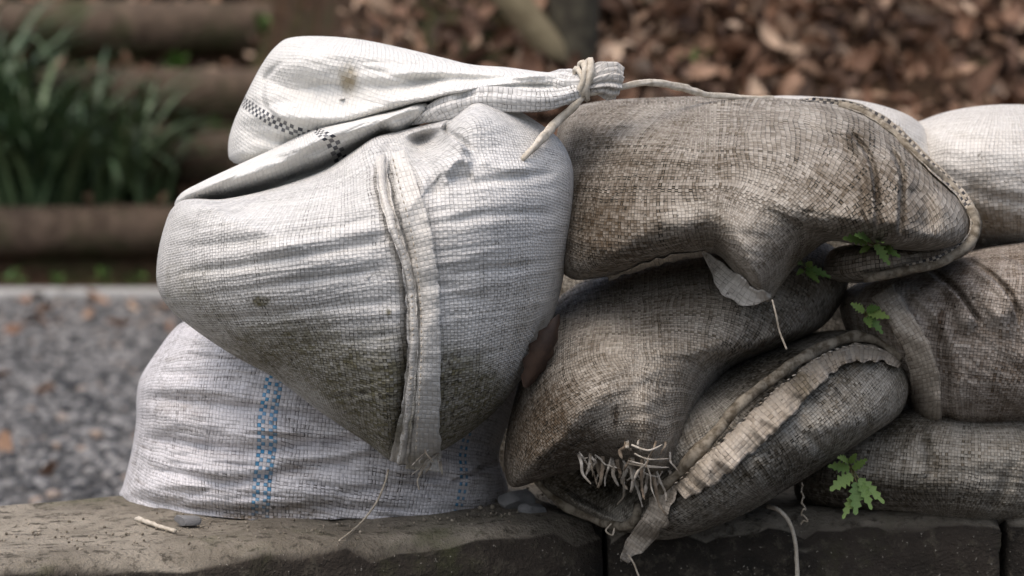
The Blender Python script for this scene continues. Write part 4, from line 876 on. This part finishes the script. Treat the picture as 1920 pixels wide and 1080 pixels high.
for k in range(26):
    px_ = rl_.uniform(10, 330); py_ = rl_.choice([rl_.uniform(570, 660), rl_.uniform(570, 660), rl_.uniform(660, 920)])
    Y = depth_on_ground(py_, GZ); p_ = W(px_, py_, Y)
    leaf_at(p_[0], p_[1], GZ + 0.03, rl_.uniform(0.06, 0.11), 0.0, 'dry orange-brown leaf lying on the grey gravel', 'dead leaves on the gravel', rl_)

# strap-leaved plant on the first step
t = NT('grass_blade'); o = t.coord('Object'); oi = t.n.new('ShaderNodeObjectInfo')
gcol = t.mix(oi.outputs['Random'], (0.025, 0.058, 0.026), (0.12, 0.18, 0.085))
MATS['blade'] = t.out(gcol, 0.42, None, 0.4)
def blade_mesh(L, w, droop, seed):
    n = 11; V = []; F = []; rr = random.Random(seed); x = 0.0; z = 0.0; a_ = R(rr.uniform(55, 82)); 
    for i in range(n):
        s_ = i / (n - 1); ww = w * (1 - s_ ** 2.5) * 0.5 + 0.0006
        for sd_ in (-1, 0, 1): V.append((x, sd_ * ww, z + abs(sd_) * ww * 0.5))
        x += L / n * math.cos(a_); z += L / n * math.sin(a_); a_ -= droop / n * (0.5 + 1.2 * s_)
    for i in range(n - 1):
        for j in range(2): q_ = i * 3 + j; F.append((q_, q_ + 1, q_ + 4, q_ + 3))
    me = bpy.data.meshes.new('blade'); me.from_pydata(V, [], F); me.materials.append(MATS['blade'])
    me.polygons.foreach_set('use_smooth', np.ones(len(me.polygons), dtype=bool)); return me
blades = [blade_mesh(random.uniform(0.75, 1.25), random.uniform(0.026, 0.042), R(random.uniform(70, 160)), k) for k in range(9)]
for k, (px_, Y, nb, lab) in enumerate([(50, 10.12, 150, 'big clump of dark green strap leaves growing on the lowest log step'), (205, 10.14, 80, 'smaller loose clump of strap leaves beside the big clump on the log steps'), (-40, 10.65, 110, 'tall strap-leaved clump on the step above the big clump')]):
    x = (px_ - 960) / FPX * Y; z = float(ground_z(x, Y))
    pl = thing('strap_leaf_plant', lab, 'plant', (x, Y, z), 'strap-leaved plants on the steps')
    for q_ in range(nb):
        b = bpy.data.objects.new('blade', blades[q_ % 9]); C.objects.link(b); b.parent = pl
        b.location = (random.gauss(0, 0.09), random.gauss(0, 0.05), 0); b.rotation_euler = (0, random.uniform(-0.3, 0.25), random.uniform(0, 6.28)); b.scale = (random.uniform(0.7, 1.05),) * 3
# low weeds
wv, wf = leaf_geo(1.0, 0.6, 0.3, 0.1, 6)
t = NT('weed_leaf'); oi = t.n.new('ShaderNodeObjectInfo')
MATS['weed'] = t.out(t.mix(oi.outputs['Random'], (0.05, 0.12, 0.025), (0.13, 0.24, 0.055)), 0.5, None, 0.3)
wm = bpy.data.meshes.new('leaf'); wm.from_pydata([tuple(p_) for p_ in wv], [], wf); wm.materials.append(MATS['weed'])
def weed(x, y, size, n, label, group):
    pl = thing('weed', label, 'weed', (x, y, float(ground_z(x, y))), group)
    for q_ in range(n):
        b = bpy.data.objects.new('leaf', wm); C.objects.link(b); b.parent = pl
        b.location = (random.gauss(0, size * 0.4), random.gauss(0, size * 0.4), random.uniform(0.01, 0.07)); b.rotation_euler = (random.uniform(0.1, 1.1), random.uniform(-0.3, 0.3), random.uniform(0, 6.28)); b.scale = (size * random.uniform(0.6, 1.1),) * 3
for px_, Y in ((30, 9.5), (105, 9.45), (190, 9.55), (260, 9.5)): weed((px_ - 960) / FPX * Y, Y, 0.045, 10, 'low green weed growing between the kerb and the lowest log', 'weeds along the kerb')
for px_, Y in ((420, 10.75), (330, 11.3), (500, 11.2), (560, 10.6), (600, 11.0), (690, 10.2), (740, 9.6), (640, 9.9), (700, 9.3), (770, 9.0), (800, 8.6), (840, 8.9), (660, 10.7), (720, 8.8), (590, 10.1)): weed((px_ - 960) / FPX * Y, Y, 0.085, 16, 'leafy green weed growing at the ends of the step logs', 'weeds among the step logs')
for px_, Y in ((870, 7.9), (905, 7.6), (1293, 6.95), (1180, 7.4), (1565, 7.5), (1500, 6.7), (1880, 7.4), (1650, 6.6)): weed((px_ - 960) / FPX * Y, Y, 0.05, 9, 'small green weed poking through the hillside leaf litter', 'weeds in the leaf litter')

# young tree on the slope
MATS['bark'] = plain('bark_dark', (0.030, 0.026, 0.020), (0.075, 0.068, 0.048), 22.0, 0.9, 0.006)
MATS['bark_pale'] = plain('bark_olive', (0.17, 0.14, 0.085), (0.25, 0.21, 0.13), 22.0, 0.9, 0.004)
Yt = 6.93; tx = (1078 - 960) / FPX * Yt; tz = float(ground_z(tx, Yt)) - 0.05
tree = thing('tree', 'slim dark tree trunk with a pale olive limb leaning away, rooted in the leaf litter', 'tree', (tx, Yt, tz))
def limb(name, P, rad, mat, seed): return tube3(name, tree, mat, spline(P, 40), rad, 14, 0.06, seed=seed)
limb('trunk', [(tx, Yt, tz), (tx - 0.005, Yt, tz + 0.3), (tx + 0.01, Yt, tz + 1.0), (tx + 0.06, Yt + 0.05, tz + 2.2), (tx + 0.02, Yt + 0.1, tz + 3.6)], [0.075, 0.055, 0.052, 0.042, 0.02], MATS['bark'], 1)
limb('limb', [(tx - 0.03, Yt - 0.03, tz + 0.06), (tx - 0.10, Yt - 0.05, tz + 0.16), (tx - 0.24, Yt - 0.05, tz + 0.33), (tx - 0.45, Yt, tz + 0.62), (tx - 0.75, Yt, tz + 1.2), (tx - 0.9, Yt, tz + 2.2)], [0.042, 0.050, 0.050, 0.042, 0.03, 0.012], MATS['bark_pale'], 2)
rng = np.random.default_rng(9); n = 1400
cp = rng.normal(size=(n, 3)) * np.array([0.9, 0.8, 0.5]) + np.array([tx - 0.2, Yt + 0.1, tz + 3.5])
cr2 = joined('crown', LV, LF, leaf_basis(n, rng, 0.07, 0.12, 0, 0.8), cp, MATS['weed'], rng.random(n)); cr2.parent = tree; cr2.matrix_parent_inverse = Matrix.Translation(-Vector(tree.location))

# ------------------------------------------------------------------ small things on and between the bags
t = NT('fern_leaf'); o = t.coord('Object'); oi = t.n.new('ShaderNodeObjectInfo')
MATS['fern'] = t.out(t.mix(oi.outputs['Random'], (0.085, 0.16, 0.04), (0.22, 0.31, 0.09)), 0.5, t.bump(t.noise(o, 300.0, 3.0), 0.0006), 0.3)
t.b.inputs['Subsurface Weight'].default_value = 0.0
MATS['stem'] = plain('fern_stem', (0.12, 0.16, 0.05), (0.16, 0.11, 0.06), 80.0, 0.6, 0.0003)
def fern_leaf(parent, p0, p1, y0, y1, wpx, seed):
    """lobed leaflet from pixel p0 (depth y0) to p1 (depth y1)"""
    a_ = W(p0[0], p0[1], y0); b_ = W(p1[0], p1[1], y1); T = b_ - a_; L = np.linalg.norm(T); T /= L
    S = np.cross(T, [0, -1, 0.35]); S /= np.linalg.norm(S); N = np.cross(S, T); rr = random.Random(seed)
    n = 11; V = []; F = []; w0 = wpx / 1800.0
    for i in range(n):
        s_ = i / (n - 1); w = w0 * (math.sin(math.pi * (0.12 + 0.86 * s_)) ** 0.9) * (1 - 0.35 * s_) * (1.25 if i % 2 else 0.6) + 0.0003
        drop = -0.10 * L * s_ * s_
        for sd_ in (-1, 0, 1):
            fwd = 0.05 * L * abs(sd_) * (1 if i % 2 else 0)
            V.append(a_ + T * (L * s_ + fwd) + S * sd_ * w + N * (abs(sd_) * w * 0.35 * rr.uniform(0.5, 1.3)) + np.array([0, 0, drop]))
    for i in range(n - 1):
        for j in range(2): q_ = i * 3 + j; F.append((q_, q_ + 1, q_ + 4, q_ + 3))
    return mesh_obj('leaf', V, F, MATS['fern'], parent)
def sprig(label, root, leaves, keys, lift=0.02):
    yr = surfY(keys, *root); base = W(root[0], root[1], yr)
    pl = thing('fern_sprig', label, 'fern', tuple(base), 'fern sprigs growing between the sandbags')
    for k, (p0, p1, w) in enumerate(leaves):
        y0 = min(yr, surfY(keys, *p0)) - lift * 0.6; y1 = min(yr, surfY(keys, *p1)) - lift - random.uniform(0, 0.012)
        fern_leaf(pl, p0, p1, y0, y1, w * random.uniform(0.7, 1.0), k)
        cord_free('stem', pl, MATS['stem'], [(root[0], root[1], yr + 0.004), ((root[0] + p0[0]) / 2, (root[1] + p0[1]) / 2, (yr + y0) / 2 - 0.004), (p0[0], p0[1], y0)], 0.0008, n=8, wob=0, sides=5)
    return pl
ALLB = ['A', 'B', 'C', 'C3', 'D', 'E', 'F', 'G']
sprig('bright green fern sprig growing out beneath the roped rim of the top bag', (1645, 462), [((1625, 455), (1580, 438), 12), ((1632, 452), (1602, 430), 10), ((1640, 458), (1668, 492), 13), ((1630, 462), (1612, 470), 9), ((1650, 462), (1688, 478), 12), ((1645, 455), (1655, 448), 9), ((1655, 466), (1672, 462), 9)], ALLB)
sprig('small fern sprig on the mossy end of the burst-cornered bag', (1510, 505), [((1512, 502), (1558, 516), 12), ((1508, 500), (1496, 484), 8), ((1515, 500), (1522, 486), 9), ((1512, 508), (1536, 526), 9), ((1506, 506), (1494, 512), 8)], ALLB)
sprig('fern sprig rooted in the gap above the ruffled hem bag', (1622, 590), [((1628, 586), (1668, 592), 13), ((1625, 582), (1650, 574), 10), ((1628, 592), (1655, 622), 13), ((1620, 585), (1595, 565), 12), ((1624, 595), (1632, 612), 10)], ALLB)
sprig('largest fern sprig, with broad toothed leaves, growing just above the wall stones', (1592, 868), [((1592, 880), (1552, 868), 14), ((1598, 892), (1556, 914), 17), ((1606, 904), (1604, 960), 17), ((1610, 898), (1658, 938), 16), ((1600, 880), (1626, 856), 12), ((1590, 868), (1570, 846), 10), ((1612, 902), (1634, 950), 14), ((1603, 925), (1580, 968), 11), ((1594, 868), (1606, 846), 9)], ALLB, 0.03)
# dead leaf caught between the white and the brown bag
yl = min(surfY(['A'], 1030, 620), surfY(['D'], 1030, 660)) - 0.05
dv_, df_ = leaf_geo(1.0, 0.34, 0.8, 0.40, 11, 0.3)
a_ = W(988, 730, yl + 0.01); b_ = W(1052, 592, yl + 0.01); T = b_ - a_; L = np.linalg.norm(T); T /= L; S = np.cross(T, [0.25, -1, 0.1]); S /= np.linalg.norm(S); N = np.cross(S, T)
Vd = [a_ + (S * v[0] + T * v[1] - N * v[2] * 0.5) * L for v in dv_]
dl = mesh_obj('dead_leaf', Vd, df_, plain('leaf_brown', (0.06, 0.037, 0.026), (0.028, 0.018, 0.014), 45.0, 0.6, 0.001), attrs={'shade': np.full(len(Vd), 0.4)})
tag(dl, 'dark brown dead leaf caught between the tied white bag and the burst brown bag', 'leaf')
# cord and curly thread hanging over the wall
yw = float(front_y(0.27)) - 0.006
tag(cord_free('hanging_cord', None, MATS['cord'], [(1440, 950, yw + 0.02), (1458, 955, yw - 0.02), (1478, 975, yw - 0.022), (1490, 1010, yw - 0.012), (1494, 1050, yw - 0.008), (1496, 1110, yw - 0.006)], 0.0024, n=50, wob=0.15), 'thick pale cord hanging down the wall face from under the ruffled hem bag', 'cord')
cv_ = [(1503 + (2 + 5 * (k / 20) ** 2) * math.sin(k * 1.1 + 0.4 * math.sin(k)) + k * 0.3, 905 + k * 3.7 + 3 * math.sin(k * 2.1), yw - 0.015 - 0.003 * math.cos(k * 1.35)) for k in range(22)]
tag(cord_free('curly_thread', None, MATS['thread'], cv_, 0.0009, n=120, wob=0), 'thin curly thread dangling beside the thick pale cord', 'thread')
# pebbles and a scrap of twine on the wall
def stone(px_, py_, r, label, seed):
    Y = depth_on_ground(py_, 0.0); p_ = W(px_, py_, Y)
    bm = bmesh.new(); bmesh.ops.create_icosphere(bm, subdivisions=3, radius=1.0)
    V = np.array([v.co[:] for v in bm.verts]); F = [[v.index for v in f.verts] for f in bm.faces]; bm.free()
    rr = np.random.default_rng(seed)
    for _ in range(9):
        nn = rr.normal(size=3); nn /= np.linalg.norm(nn); dd = V @ nn; V = V - np.maximum(dd - rr.uniform(0.5, 0.75), 0)[:, None] * nn
    V = V * np.array([1.25, 0.9, 0.72]) * r
    V[:, 2] -= V[:, 2].min(); V = V + np.array([p_[0], p_[1] + r, -0.002])
    return tag(mesh_obj('pebble', V, F, plain('pebble_%d' % seed, (0.16, 0.16, 0.165), (0.24, 0.24, 0.24), 60.0, 0.85, 0.001), None, smooth=False), label, 'pebble')
stone(348, 992, 0.0135, 'angular grey pebble on the wall against the blue-banded bag', 1)
stone(975, 962, 0.020, 'dark pebble wedged between the blue-banded bag and the burst bag', 2)
stone(1000, 968, 0.014, 'smaller dark pebble next to the wedged pebble', 3)
rng = np.random.default_rng(77); n = 520
gx = rng.uniform(-0.62, 0.14, n); gy = front_y(gx) + np.where(rng.random(n) < 0.6, rng.uniform(0.05, 0.20, n), rng.uniform(0.005, 0.34, n))
gs = rng.uniform(0.0005, 0.0019, n) * (1 + 1.2 * (rng.random(n) > 0.96))
gt = joined('grit', ico_v, ico_f, rand_rot(n, rng) * gs[:, None, None], np.stack([gx, gy, 0.003 + gs * 0.3], -1), plain('grit_grain', (0.10, 0.085, 0.065), (0.34, 0.30, 0.24), 90.0, 0.9, 0.0005), rng.random(n))
gt['kind'] = 'stuff'; gt['label'] = 'spilled sand and grit on the wall top along the bags'; gt['category'] = 'grit'
Y0 = depth_on_ground(985, 0.003)
tag(cord_free('twine_scrap', None, MATS['cord'], [(255, 972, depth_on_ground(976, 0.003)), (280, 980, Y0), (302, 988, depth_on_ground(992, 0.003)), (328, 996, depth_on_ground(999, 0.003))], 0.0026, n=30, wob=0.4), 'short scrap of pale twine lying on the wall beside the angular pebble', 'twine')
